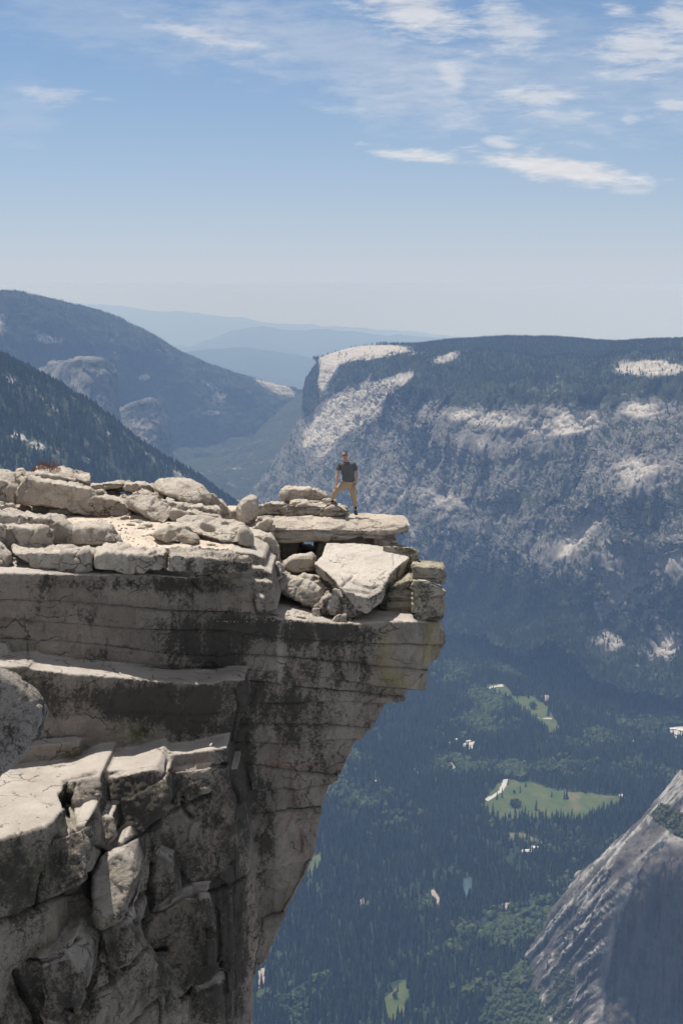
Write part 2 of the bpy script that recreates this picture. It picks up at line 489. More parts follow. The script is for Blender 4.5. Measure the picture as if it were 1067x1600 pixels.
# dense stand along the skyline plateau
sk = fw * (pyn < 600)
P = scatter(G, sk + 1e-9, 16000, 6)
SITES.append((P, 21, 0))

# ---- near forested ridge on the left ---------------------------------------
ridge_px = [-420, -200, -60, 0, 40, 80, 130, 170, 210, 250, 290, 330, 362, 420, 480]
ridge_py = [470, 512, 548, 572, 592, 614, 642, 671, 698, 724, 749, 774, 798, 856, 905]
cols_ = []
for x, y in zip(ridge_px, ridge_py):
    t = (x + 420) / 900
    D = 3900 + 1500 * t
    cols_.append([(x + 60, y + 60, D + 1500), (x + 10, y + 8, D + 350), (x, y, D), (x - 4, y + 60 + 10 * t, D - 260), (x - 20, max(y + 90, 700), D - 560), (x - 60, 860, D - 1200), (x - 150, 1150, D - 1900)])
G4 = loft(cols_, 420, 300, 5, 3)
v4 = np.linspace(0, 1, 300)[None, :, None] * np.ones((420, 1, 1))
cm4 = .3 + .7 * sstep(.30, .5, v4)
G4 = relief(G4, [(lambda g: 110 * cm4, (520, 520, 700), 3, True, 'n'), (lambda g: 45 * cm4, (170, 170, 200), 4, False, 'n'), (12, (50, 50, 60), 3, True, 'n')], 7)
px4, py4 = proj(G4.reshape(-1, 3)); px4 = px4.reshape(420, 300); py4 = py4.reshape(420, 300)
r4 = 0.04 + 1.0 * fbm(G4.reshape(-1, 3) / 170, 1, 5, False, .6, 9).reshape(420, 300) + blobs(px4, py4, [(90, 640, 30, 10, 30, .45), (15, 590, 20, 8, 20, .4), (25, 680, 12, 6, 0, .5), (60, 700, 60, 12, 40, .15), (190, 710, 60, 9, 55, .25), (280, 750, 30, 8, 45, .4)])
M_ridge = far_mat("forested_ridge_ground", forest=(0.022, 0.029, 0.015), forest2=(0.05, 0.055, 0.032), sc=1.6, bump=4)
terrain("forested_ridge", G4, r4, M_ridge)
P = scatter(G4, np.clip(0.62 - r4, 0.03, 1) * (px4 > -180) * (px4 < 480) * (py4 < 1000), 26000, 8)
SITES.append((P, 27, 0))

# ---- middle ridge on the left, far side of the valley ------------------------
mp = [-400, -150, -50, 0, 60, 130, 180, 230, 280, 330, 380, 425, 466, 500]
my = [440, 446, 451, 456, 465, 480, 498, 524, 552, 574, 590, 600, 612, 630]
cols_ = []
for x, y in zip(mp, my):
    t = max(0, min(1, (x + 50) / 520))
    D = 10300 + 3600 * t
    ybase = 760 - 75 * t
    Db = fl(x, ybase)
    f = lambda k: y + (ybase - y) * k
    g = lambda k: D + (Db - D) * k
    xb = x - 40 * t
    cols_.append([(x + 30, y + 30, D + 3500), (x + 4, y + 4, D + 900), (x, y, D), (x, f(.25), g(.38)), (x - 10 * t, f(.5), g(.62)), (x - 20 * t, f(.75), g(.82)), (xb, ybase, Db), (xb - 20, ybase + 80, Db - 1500)])
G3 = loft(cols_, 420, 300, 5, 4)
G3 = relief(G3, [(lambda g: 170 * sstep(.2, .35, np.linspace(0, 1, 300))[None, :, None], (1100, 1100, 1600), 4, True, 'n'), (42, (260, 260, 300), 4, False, 'n'), (14, (70, 70, 80), 3, True, 'n')], 12)
px3, py3 = proj(G3.reshape(-1, 3)); px3 = px3.reshape(420, 300); py3 = py3.reshape(420, 300)
r3 = 0.12 + .62 * fbm(G3.reshape(-1, 3) / 500, 1, 6, False, .62, 3).reshape(420, 300) + blobs(px3, py3, [(85, 530, 40, 9, 5, .5), (5, 500, 20, 22, 0, .5), (120, 520, 12, 9, 0, .4), (430, 603, 34, 9, 25, .85), (330, 645, 18, 4, 0, .6), (225, 590, 12, 6, 0, .4), (345, 620, 12, 12, 0, .3), (255, 550, 30, 8, 35, .3), (300, 720, 90, 40, 0, -.4)])
terrain("middle_ridge", G3, r3, M_wall)
P = scatter(G3, np.clip(0.7 - r3, 0.02, 1) * (px3 > -30) * (py3 < 620), 16000, 18)
SITES.append((P, 24, 0))

# ---- slope west of the big wall, seen in the notch ---------------------------
cols_ = []
for x, y, D in [(300, 752, 10300), (345, 738, 10700), (372, 716, 11300), (400, 690, 11900), (430, 656, 12300), (455, 632, 12600), (480, 606, 12900), (540, 585, 13200)]:
    cols_.append([(x, y + 50, D + 1500), (x, y, D), (x + 5, y + (770 - y) * .35, D - (D - fl(x, 775)) * .4), (x + 8, y + (770 - y) * .7, D - (D - fl(x, 775)) * .75), (x + 10, 775, fl(x, 775)), (x + 10, 830, fl(x, 840))])
G5 = loft(cols_, 180, 140, 4, 3)
G5 = relief(G5, [(80, (700, 700, 900), 4, True, 'n'), (25, (160, 160, 200), 4, False, 'n')], 15)
r5 = 0.2 + .7 * fbm(G5.reshape(-1, 3) / 400, 1, 5, False, .6, 5).reshape(180, 140)
terrain("notch_slope", G5, r5, M_wall)

# ---- distant hills -----------------------------------------------------------
def far_hills(name, pts, D, rise, seed, nu=260, amp=60):
    cols_ = []
    for x, y in pts:
        cols_.append([(x, y + 25, D + rise), (x, y, D), (x, y + 18, D - rise * .5), (x, y + 45, D - rise), (x, y + 110, D - rise * 1.7)])
    g = loft(cols_, nu, 90, 3, 2)
    g = relief(g, [(amp * 2, (2600, 2600, 3000), 4, True, 'n'), (amp * .6, (600, 600, 700), 3, False, 'z')], seed)
    r = 0.1 + .5 * fbm(g.reshape(-1, 3) / 1500, 1, 5, False, .6, seed).reshape(nu, 90)
    terrain(name, g, r, M_wall)
far_hills("near_foothill", [(250, 560), (290, 553), (330, 548), (380, 545), (430, 552), (480, 560), (520, 570), (600, 580)], 32000, 4000, 21, amp=50)
far_hills("foothill", [(60, 560), (230, 545), (300, 543), (335, 533), (362, 521), (385, 516), (410, 517), (432, 517), (450, 524), (480, 523), (515, 520), (560, 524), (610, 530), (680, 533), (760, 540), (1200, 545)], 47000, 6000, 23, amp=110)
far_hills("distant_range", [(-400, 470), (60, 474), (170, 480), (230, 489), (290, 488), (330, 494), (400, 504), (450, 510), (500, 512), (560, 516), (620, 520), (690, 527), (760, 532), (1000, 538), (1700, 540)], 70000, 8000, 25, amp=130)

# ---- rock spires left of the notch -------------------------------------------
def spire(name, cols_, seed):
    g = loft(cols_, 150, 150, 3, 3)
    g = relief(g, [(75, (200, 200, 1100), 4, True, 'y'), (40, (110, 110, 260), 4, True, 'n')], seed)
    p_, q_ = proj(g.reshape(-1, 3)); p_ = p_.reshape(150, 150); q_ = q_.reshape(150, 150)
    r = 0.66 + .5 * fbm(g.reshape(-1, 3) / 220, 1, 5, False, .6, seed).reshape(150, 150) + blobs(p_, q_, [(130, 595, 26, 18, 30, .35), (145, 570, 40, 8, 0, -.45), (228, 640, 30, 14, 0, -.3)])
    terrain(name, g, r, M_spire)
M_spire = far_mat("spire_rock", forest=(0.015, 0.021, 0.014), forest2=(0.032, 0.037, 0.023), rock=(0.125, 0.12, 0.115), rock2=(0.05, 0.05, 0.05))
spire("rock_spire", [
    [(20, 600, 9600), (30, 640, 9500), (40, 700, 9400), (50, 780, 9300), (60, 860, 9000)],
    [(55, 590, 9300), (60, 600, 9200), (60, 650, 9000), (60, 740, 8800), (60, 860, 8500)],
    [(80, 568, 9200), (82, 574, 9050), (84, 620, 8900), (90, 720, 8700), (90, 860, 8400)],
    [(108, 566, 9100), (110, 570, 8900), (112, 610, 8750), (115, 700, 8550), (115, 860, 8300)],
    [(135, 562, 9100), (135, 562, 8850), (135, 600, 8700), (135, 690, 8500), (135, 860, 8300)],
    [(160, 566, 9100), (160, 565, 8850), (160, 600, 8720), (158, 680, 8560), (155, 860, 8350)],
    [(176, 574, 9100), (176, 574, 8850), (178, 615, 8760), (180, 690, 8650), (182, 860, 8400)],
    [(182, 590, 9200), (184, 592, 8950), (187, 630, 8880), (191, 700, 8800), (196, 860, 8600)],
    [(150, 600, 10400), (160, 610, 10300), (170, 640, 10200), (180, 700, 10100), (190, 860, 9900)],
], 31)
spire("rock_spire", [
    [(200, 640, 10800), (200, 660, 10700), (200, 700, 10600), (200, 760, 10400), (200, 830, 10000)],
    [(188, 640, 10000), (188, 644, 9700), (187, 690, 9500), (185, 750, 9300), (180, 830, 9000)],
    [(205, 636, 10000), (205, 637, 9600), (205, 680, 9400), (200, 750, 9200), (200, 830, 8900)],
    [(222, 630, 10000), (222, 630, 9600), (222, 680, 9400), (222, 750, 9200), (222, 830, 8900)],
    [(240, 626, 10000), (240, 626, 9600), (242, 670, 9450), (244, 740, 9250), (246, 830, 8900)],
    [(250, 640, 10000), (250, 641, 9650), (256, 680, 9500), (260, 740, 9350), (264, 830, 9000)],
    [(258, 655, 10100), (262, 662, 9800), (266, 700, 9650), (270, 745, 9500), (276, 830, 9200)],
    [(240, 680, 10900), (245, 690, 10800), (250, 720, 10700), (255, 770, 10500), (262, 830, 10100)],
], 33)

# ---- dark cliff at the lower right -------------------------------------------
tower = [
    [(1150, 1230, 3300), (1120, 1250, 3300), (1090, 1320, 3300), (1030, 1380, 3300), (1000, 1430, 3300), (960, 1490, 3200), (950, 1600, 3000), (940, 1720, 2700)],
    [(1067, 1206, 2500), (1031, 1250, 2500), (981, 1320, 2560), (908, 1379, 2620), (873, 1427, 2650), (836, 1492, 2710), (842, 1600, 2530), (830, 1720, 2280)],
    [(1082, 1214, 2470), (1050, 1260, 2455), (1008, 1316, 2430), (950, 1368, 2460), (915, 1418, 2490), (880, 1500, 2560), (880, 1580, 2470), (876, 1720, 2270)],
    [(1100, 1225, 2440), (1065, 1275, 2415), (1018, 1316, 2385), (970, 1360, 2400), (945, 1410, 2420), (922, 1490, 2450), (912, 1570, 2400), (905, 1720, 2260)],
    [(1110, 1240, 2430), (1072, 1292, 2400), (1026, 1319, 2362), (990, 1350, 2345), (972, 1392, 2340), (948, 1460, 2345), (934, 1540, 2350), (926, 1720, 2260)],
    [(1128, 1244, 2430), (1090, 1296, 2395), (1046, 1324, 2354), (1022, 1354, 2336), (1006, 1400, 2328), (990, 1470, 2322), (980, 1550, 2318), (970, 1720, 2250)],
    [(1150, 1250, 2430), (1115, 1297, 2390), (1072, 1328, 2345), (1060, 1370, 2328), (1055, 1420, 2318), (1048, 1500, 2308), (1040, 1580, 2300), (1030, 1720, 2245)],
    [(1350, 1260, 2430), (1330, 1300, 2370), (1310, 1335, 2310), (1300, 1380, 2300), (1300, 1430, 2290), (1300, 1500, 2280), (1300, 1580, 2270), (1300, 1720, 2200)],
]
TU, TV = 420, 420
G8 = loft(tower, TU, TV, 3, 3)
v8 = np.linspace(0, 1, TV)[None, :, None] * np.ones((TU, 1, 1))
G8 = relief(G8, [
    (lambda g: 20 * sstep(.05, .3, v8), (160, 160, 500), 4, True, 'n'),
    (lambda g: 3.5, (45, 45, 200), 3, True, 'n'),
    (lambda g: 1.8, (14, 14, 30), 3, False, 'n')], 41)
# slanting slabs on the sunlit flank
p8, q8 = proj(G8.reshape(-1, 3)); p8 = p8.reshape(TU, TV); q8 = q8.reshape(TU, TV)
edge = np.interp(q8, [1200, 1318, 1350, 1392, 1460, 1540, 1720], [1110, 1026, 990, 972, 948, 934, 926])
flank = sstep(14, -6, p8 - edge)
ang = rad(-50)
ac = (p8 * math.sin(-ang) + q8 * math.cos(ang)); al = (p8 * math.cos(ang) - q8 * math.sin(-ang))
sp_ = np.stack([ac / 17.0, al / 210.0, np.zeros_like(ac)], -1).reshape(-1, 3)
sp_ = sp_ + .25 * fbm(G8.reshape(-1, 3) / 70, 1, 3, seed=3)[:, None]
ridg = (.5 + .5 * fbm(sp_, 1.0, 4, True, .45, 3)).reshape(TU, TV)
G8 = G8 + grid_normals(G8) * (ridg[..., None] - .5) * 30 * flank[..., None]
fc_ = (1 - flank) * sstep(1320, 1350, q8)
G8 = G8 + grid_normals(G8) * (fbm(G8.reshape(-1, 3) / np.array([26, 26, 240]), 1, 5, True, .6, 61).reshape(TU, TV) * 7 * fc_ + fbm(G8.reshape(-1, 3) / np.array([70, 70, 90]), 1, 4, True, .6, 62).reshape(TU, TV) * 6 * fc_)[..., None]
nz8 = grid_normals(G8)[..., 2]
n8 = fbm(G8.reshape(-1, 3) / np.array([45, 45, 60]), 1, 5, False, .6, 6).reshape(TU, TV)
r8 = 0.95 + n8 * .8 - 0.5 * flank * sstep(.5, .2, ridg) + blobs(p8, q8, [(1060, 1290, 40, 22, 20, -1.0), (880, 1560, 30, 60, 0, -.7), (1045, 1225, 30, 20, -40, -.2)])
M_tower = far_mat("lower_cliff_rock", forest=(0.03, 0.036, 0.018), forest2=(0.055, 0.06, 0.03), rock=(0.31, 0.295, 0.27), rock2=(0.12, 0.115, 0.105), sc=3.2, bump=1.8, shade_stain=True)
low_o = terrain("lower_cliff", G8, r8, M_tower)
st8 = np.clip(sstep(4, 16, p8 - edge) * sstep(1300, 1335, q8) + .93 * flank * sstep(np.percentile(ridg, 84), np.percentile(ridg, 68), ridg) * sstep(1290, 1330, q8 + 60), 0, 1)  # paints shade on the steep face and between the flank's ridges
_a = low_o.data.attributes.new('shade_stain', 'FLOAT', 'POINT'); _a.data.foreach_set('value', st8.astype(np.float32).ravel())
P = scatter(G8, np.clip(.55 - r8, 0.0, 1) * (nz8 > .45) + 1e-9, 1500, 48)
SITES.append((P, 7, 1))

# ---- valley floor --------------------------------------------------------------
FX, FY = 420, 420
X = np.linspace(-1, 1, FX); Yv = np.linspace(0, 1, FY)
Yd = 1500 + 15500 * Yv ** 1.6
GF = np.empty((FX, FY, 3))
GF[..., 1] = Yd[None, :]
GF[..., 0] = X[:, None] * (Yd[None, :] * 0.55 + 900)
GF[..., 2] = -1480
def floor_bump(P):
    b = 6 * fbm(P / 420, 1, 3, seed=2)
    # brushy fan under the dark cliff
    px_, py_ = proj(P)
    f = np.exp(-(((P[:, 0] - 620) / 330) ** 2 + ((P[:, 1] - 2350) / 420) ** 2))
    return b + 70 * f
GF[..., 2] += floor_bump(GF.reshape(-1, 3)).reshape(FX, FY)
pf, qf = proj(GF.reshape(-1, 3))
fm = NT("valley_ground")
p = fm.n('ShaderNodeNewGeometry').outputs['Position']
c = fm.mix(fm.step(fm.noise(p, .012, 6, .7), .4, .65), (0.014, 0.022, 0.010), (0.032, 0.040, 0.020))
c = fm.mix(fm.step(fm.noise(p, .03, 4, .7), .66, .74), c, (0.15, 0.135, 0.10))
M_floor = fm.bsdf(c, .95, None, .1)
mesh_arrays("valley_floor", GF.reshape(-1, 3), grid_faces(FX, FY), M_floor)
tag(bpy.data.objects["valley_floor"], None, None, None, 'structure')

def floor_pt(px, py, lift):
    """point on the bumpy floor seen at a pixel"""
    z = -1480.0
    for _ in range(6):
        q = on_floor(px, py, z)
        z = -1480 + float(floor_bump(q[None])[0])
    q = on_floor(px, py, z + lift)
    return q

def sheet(name, poly, mat, lift, label, dense=8):
    pts = []
    n = len(poly)
    r = random.Random(len(name) + int(poly[0][0]))
    for i in range(n):
        a = poly[i]; b = poly[(i + 1) % n]
        for k in range(dense):
            t = k / dense
            j = 0 if dense == 1 else 1
            L = math.hypot(b[0] - a[0], b[1] - a[1])
            pts.append((a[0] + (b[0] - a[0]) * t + j * r.uniform(-.05, .05) * L, a[1] + (b[1] - a[1]) * t + j * r.uniform(-.03, .03) * L))
    bm = bmesh.new()
    vs = [bm.verts.new(floor_pt(x, y, lift)) for x, y in pts]
    f = bm.faces.new(vs)
    bmesh.ops.triangulate(bm, faces=[f])
    c0 = np.mean([v.co for v in bm.verts], axis=0)
    for v in bm.verts: v.co -= Vector(c0)
    for f in bm.faces:
        if f.normal.z < 0: f.normal_flip()
    o = bm_object(name, bm, mat, loc=tuple(c0), smooth=False)
    tag(o, label, None, None, 'structure')
    return o

def ground_mat(name, c1, c2, c3, s=.02):
    m = NT(name)
    p = m.n('ShaderNodeNewGeometry').outputs['Position']
    c = m.mix(m.step(m.noise(m.vmul(p, (1, .6, 1)), s, 6, .65), .35, .68), c1, c2)
    c = m.mix(m.step(m.noise(p, s * .4, 4, .6), .5, .72), c, c3)
    return m.bsdf(c, .95, None, .1)
M_mead = ground_mat("meadow_grass", (0.040, 0.062, 0.018), (0.064, 0.078, 0.027), (0.10, 0.092, 0.048), .035)
M_dry = ground_mat("dry_clearing", (0.10, 0.095, 0.05), (0.065, 0.075, 0.03), (0.15, 0.13, 0.085))
M_road = ground_mat("pale_road", (0.36, 0.34, 0.31), (0.30, 0.28, 0.26), (0.40, 0.37, 0.33), .1)
M_sand = ground_mat("river_sand", (0.26, 0.22, 0.18), (0.20, 0.175, 0.145), (0.30, 0.26, 0.21), .1)
wm = NT("river_water"); M_water = wm.bsdf((0.035, 0.06, 0.065), .12, None, .5)

meadow_a = [(756, 1268), (758, 1248), (775, 1226), (797, 1217), (832, 1223), (868, 1235), (930, 1240), (970, 1246), (962, 1262), (930, 1272), (908, 1288), (868, 1281), (820, 1275), (784, 1283)]
meadow_b = [(756, 1070), (788, 1069), (802, 1088), (832, 1088), (856, 1106), (868, 1126), (877, 1144), (862, 1150), (838, 1128), (808, 1108), (800, 1094), (762, 1082)]
clears = [
    ("meadow", meadow_a, M_mead, 1.0, "sunlit green meadow in the middle of the valley forest"),
    ("meadow", meadow_b, M_mead, 1.0, "long narrow meadow farther up the valley"),
    ("clearing", [(786, 1302), (812, 1300), (842, 1312), (850, 1322), (826, 1318), (800, 1313)], M_dry, 1.0, "dry grassy clearing south of the big meadow"),
    ("clearing", [(484, 1345), (500, 1332), (503, 1352), (488, 1368), (478, 1372)], M_mead, 1.0, "green clearing beside the overhanging cliff edge"),
    ("clearing", [(600, 1560), (632, 1528), (642, 1560), (628, 1592), (604, 1600)], M_mead, 1.0, "green clearing at the bottom of the forest"),
    ("sandbar", [(698, 1192), (706, 1190), (713, 1198), (704, 1204), (698, 1200)], M_sand, 2.0, "pale sandbar at the bend of the river"),
    ("sandbar", [(672, 1392), (679, 1388), (690, 1414), (684, 1420), (675, 1410)], M_sand, 2.0, "long pale gravel bar in the forest"),
    ("sandbar", [(844, 1087), (856, 1086), (860, 1094), (850, 1098)], M_sand, 2.6, "pale sandy patch beside the upper meadow"),
    ("sandbar", [(402, 1518), (416, 1508), (414, 1535), (404, 1545)], M_sand, 2.0, "sandy bank by the foot of the overhanging cliff"),
    ("sandbar", [(780, 1412), (798, 1410), (800, 1420), (786, 1424)], M_sand, 2.0, "sandy patch left of the brushy slope"),
    ("sandbar", [(434, 1270), (440, 1268), (441, 1286), (435, 1284)], M_sand, 2.0, "small pale patch in the forest right of the cliff"),
    ("sandbar", [(560, 1408), (568, 1402), (570, 1412), (562, 1416)], M_sand, 2.0, "small sandy opening amid the forest"),
    ("river", [(722, 1374), (734, 1370), (740, 1378), (735, 1398), (727, 1402), (722, 1390)], M_water, 1.5, "dark blue river pool between the trees"),
    ("river", [(706, 1200), (714, 1196), (716, 1206), (706, 1212), (700, 1208)], M_water, 1.5, "bend of the river beside the sandbar"),
    ("road", [(786, 1218), (793, 1217), (790, 1228), (786, 1236), (762, 1252), (758, 1249), (780, 1234)], M_road, 2.5, "pale road crossing the corner of the big meadow"),
    ("road", [(757, 1074), (785, 1069), (786, 1072), (758, 1077)], M_road, 2.5, "pale track across the top of the upper meadow"),
    ("road", [(826, 1120), (862, 1122), (862, 1123.5), (826, 1121.5)], M_road, 2.5, "thin pale path across the upper meadow"),
    ("road", [(966, 1242), (972, 1240), (979, 1256), (972, 1254)], M_road, 2.5, "short pale road at the right end of the big meadow"),
    ("parking_lot", [(1035, 1140), (1067, 1134), (1085, 1142), (1085, 1152), (1050, 1154)], M_road, 2.0, "pale parking lot of the village on the right"),
    ("parking_lot", [(720, 1162), (742, 1158), (748, 1166), (728, 1172)], M_road, 2.0, "pale parking lot among the trees"),
]
for nm, poly, mt, lift, lab in clears:
    sheet(nm, poly, mt, lift, lab)

# forest on the floor : jittered grid
S = 10.5
ys = np.arange(2150, 9200, S)
pts = []
for y in ys:
    s = S if y < 6200 else S * 1.5
    xs = np.arange(-0.30 * y, 0.30 * y, s)
    pts.append(np.stack([xs, np.full(len(xs), y)], 1))
pts = np.concatenate(pts)
pts += rng.uniform(-.5, .5, pts.shape) * S * 1.0
P = np.concatenate([pts, np.full((len(pts), 1), -1480.0)], 1)
P[:, 2] += floor_bump(P)
px_, py_ = proj(P)
ok = (px_ > 120) & (px_ < 1190) & (py_ < 1690)
lefte = np.interp(py_, [700, 1090, 1180, 1290, 1450, 1550, 1700], [250, 590, 525, 485, 415, 375, 360])
ok &= px_ > lefte - 230
for nm, poly, mt, lift, lab in clears:
    wob_ = 2.2 * fbm(P / 45, 1, 3, seed=44)
    inside_ = in_poly(px_ + wob_, py_ + wob_ * .6, poly)
    ok &= ~inside_ | ((rng.random(len(P)) < .012) & (nm in ('meadow', 'clearing')))
toe = np.interp(py_, [1440, 1492, 1514, 1540, 1600, 1700], [1190, 832, 880, 886, 842, 800])
ok &= ~((py_ > 1485) & (px_ > toe))
gap = fbm(P / 90, 1, 4, False, .6, 8)
dens = np.clip(1.02 - np.clip(gap - .12, 0, 1) * 4.0, 0.12, 1)
ok &= rng.random(len(P)) < dens
P = P[ok]; px_ = px_[ok]; py_ = py_[ok]
fan = np.exp(-(((P[:, 0] - 620) / 330) ** 2 + ((P[:, 1] - 2350) / 420) ** 2)) > .30
decid = (.22 * rng.normal(size=len(P)) * .5 + fbm(P / 260, 1, 3, False, .5, 12) + 1.0 * blobs(px_, py_, [(930, 1150, 80, 22, 0, .35), (720, 1080, 60, 18, 20, .3), (900, 1330, 60, 40, 0, .2), (820, 1440, 60, 40, 0, .4), (760, 1500, 60, 60, 0, .1), (520, 1180, 40, 30, 0, .15)])) > .27
decid |= fan
SITES_FLOOR = (P[~decid], P[decid])
print("floor trees", len(P), "decid", decid.sum())
# ================================================================== forests
def conifer_template(seed, tiers=4, sides=6, narrow=0.15):
    """unit-height conifer: ragged stacked skirts, base at z 0"""
    r = np.random.default_rng(seed)
    V = []; Fc = []
    for t in range(tiers):
        z0 = 0.06 + 0.80 * t / tiers
        z1 = min(1.0, z0 + 0.30 + 0.14 * (tiers - t) / tiers)
        if t == tiers - 1: z1 = 1.0
        R = narrow * (1 - 0.80 * t / tiers)
        b = len(V)
        n = sides
        ph = r.random() * 6.28
        V.append((r.normal() * .008, r.normal() * .008, z1))
        for k in range(n):
            a = ph + 2 * math.pi * (k + r.uniform(-.3, .3)) / n
            rr = R * r.uniform(.55, 1.2)
            V.append((math.cos(a) * rr, math.sin(a) * rr, z0 + r.uniform(-.05, .06)))
        for k in range(n):
            Fc.append((b, b + 1 + k, b + 1 + (k + 1) % n))
    return np.array(V), np.array(Fc)

def broadleaf_template(seed):
    bm = bmesh.new()
    bmesh.ops.create_icosphere(bm, subdivisions=2, radius=1)
    V = np.array([v.co[:] for v in bm.verts]); Fc = np.array([[v.index for v in f.verts] for f in bm.faces]); bm.free()
    n = fbm(V, 1.7, 3, False, .7, seed)
    V = V * (1 + .75 * n[:, None]) * np.array([.42, .42, .45]) + np.array([0, 0, .52])
    return V, Fc

def forest(name, sites, templates, width=1.0, label=None):
    """one mesh of many trees; sites: list of (P, height)"""
    Vs = []; Fs = []; T = []
    off = 0
    r = np.random.default_rng(len(name))
    for P, h0 in sites:
        which = r.integers(0, len(templates), len(P))
        for ti, (tv, tf) in enumerate(templates):
            Q = P[which == ti]
            n = len(Q)
            if n == 0: continue
            patch = 1 + .35 * fbm(Q / 140, 1, 2, seed=5)
            h = h0 * r.uniform(.6, 1.25, n) * patch
            w = h * r.uniform(.8, 1.25, n) * width
            a = r.random(n) * 6.283
            ca, sa = np.cos(a), np.sin(a)
            x = tv[None, :, 0] * ca[:, None] - tv[None, :, 1] * sa[:, None]
            y = tv[None, :, 0] * sa[:, None] + tv[None, :, 1] * ca[:, None]
            V = np.stack([Q[:, 0:1] + x * w[:, None], Q[:, 1:2] + y * w[:, None], Q[:, 2:3] - .03 * h[:, None] + tv[None, :, 2] * h[:, None]], -1)
            Vs.append(V.reshape(-1, 3))
            Fs.append((tf[None] + (np.arange(n) * len(tv))[:, None, None] + off).reshape(-1, 3))
            T.append(np.repeat(np.clip(r.random(n) * .75 + .3 * fbm(Q / 70, 1, 3, seed=9) + .12, 0, 1), len(tv)))
            off += n * len(tv)
    o = mesh_arrays(name, np.concatenate(Vs), np.concatenate(Fs), None, {'tint': np.concatenate(T)}, smooth=False)
    tag(o, label, None, None, 'stuff')
    return o

def leaf_mat(name, a, b, c_):
    m = NT(name)
    t = m.attr('tint')
    c = m.mix(m.step(t, 0.1, 0.7), a, b)
    c = m.mix(m.step(t, 0.82, 1.0), c, c_)
    return m.bsdf(c, .9, None, .1)
M_con = leaf_mat("conifer_foliage", (0.010, 0.018, 0.008), (0.036, 0.048, 0.019), (0.075, 0.080, 0.034))
M_dec = leaf_mat("broadleaf_foliage", (0.024, 0.038, 0.012), (0.044, 0.058, 0.020), (0.065, 0.068, 0.030))
M_brush = leaf_mat("brush_foliage", (0.035, 0.045, 0.016), (0.055, 0.060, 0.024), (0.08, 0.075, 0.035))
M_bark = NT("tree_bark").bsdf((0.12, 0.085, 0.06), .95)

con_t = [conifer_template(i, 4, 6, .15 if i % 2 else .12) for i in range(5)]
con_far = [conifer_template(20 + i, 2, 5, .20) for i in range(4)]
bro_t = [broadleaf_template(i) for i in range(3)]

Pc, Pd = SITES_FLOOR
# the nearest trees of the valley forest stand as objects of their own
pcx, pcy = proj(Pc)
lim = np.interp(pcy, [1450, 1550, 1700], [415, 375, 360])
vis = (pcx > lim + 4) & (pcx < 850) & (pcy < 1612) & (pcy > 1400)
order = np.argsort(np.where(vis, Pc[:, 1], 1e9))
near_idx = order[:270]
keep = np.ones(len(Pc), bool); keep[near_idx] = False
forest("valley_forest", [(Pc[keep], 32)], con_t, 1.2, "dense dark conifer forest covering the valley floor").data.materials.append(M_con)
forest("broadleaf_woodland", [(Pd[Pd[:, 1] > 2600], 20), (Pd[Pd[:, 1] <= 2600], 11)], bro_t, 1.0, "lighter green broadleaf woods and brush on the valley floor").data.materials.append(M_dec)
wall_sites = [(P, h) for P, h, k in SITES if k == 0]
forest("mountain_forest", wall_sites, con_far, 1.15, "conifers scattered over the mountain slopes").data.materials.append(M_con)
forest("cliff_brush", [(P, h) for P, h, k in SITES if k == 1], bro_t, 1.0, "low brush growing on top of the lower cliff").data.materials.append(M_brush)

def big_conifer(seed):
    r = np.random.default_rng(seed)
    tv, tf = conifer_template(seed + 40, 7, 9, .145)
    return tv, tf
protos = []
for s in range(4):
    tv, tf = big_conifer(s)
    me = mesh_arrays("crown", tv, tf, M_con, {'tint': np.full(len(tv), .15 + .22 * s)}, smooth=False, link=False).data
    bm = bmesh.new()
    bmesh.ops.create_cone(bm, cap_ends=True, segments=6, radius1=.016, radius2=.006, depth=.6)
    bmesh.ops.translate(bm, vec=(0, 0, .28), verts=bm.verts)
    tr = bpy.data.meshes.new("trunk"); bm.to_mesh(tr); bm.free(); tr.materials.append(M_bark)
    protos.append((me, tr))
pool_xy = floor_pt(730, 1385, 0)
for n_, i in enumerate(near_idx):
    me, tr = protos[n_ % 4]
    e = bpy.data.objects.new("conifer_tree", None); col.objects.link(e)
    e.location = Pc[i] + np.array([0, 0, -1.0])
    h = 33 * rng.uniform(.62, 1.25)
    e.scale = (h * rng.uniform(.85, 1.2), h * rng.uniform(.85, 1.2), h)
    e.rotation_euler = (0, 0, rng.random() * 6.28)
    tag(e, "dark conifer among the nearest rows of the valley forest, far below the overhang", "tree", "conifers in the nearest part of the valley forest")
    c = bpy.data.objects.new("crown", me); col.objects.link(c); c.parent = e
    t = bpy.data.objects.new("trunk", tr); col.objects.link(t); t.parent = e

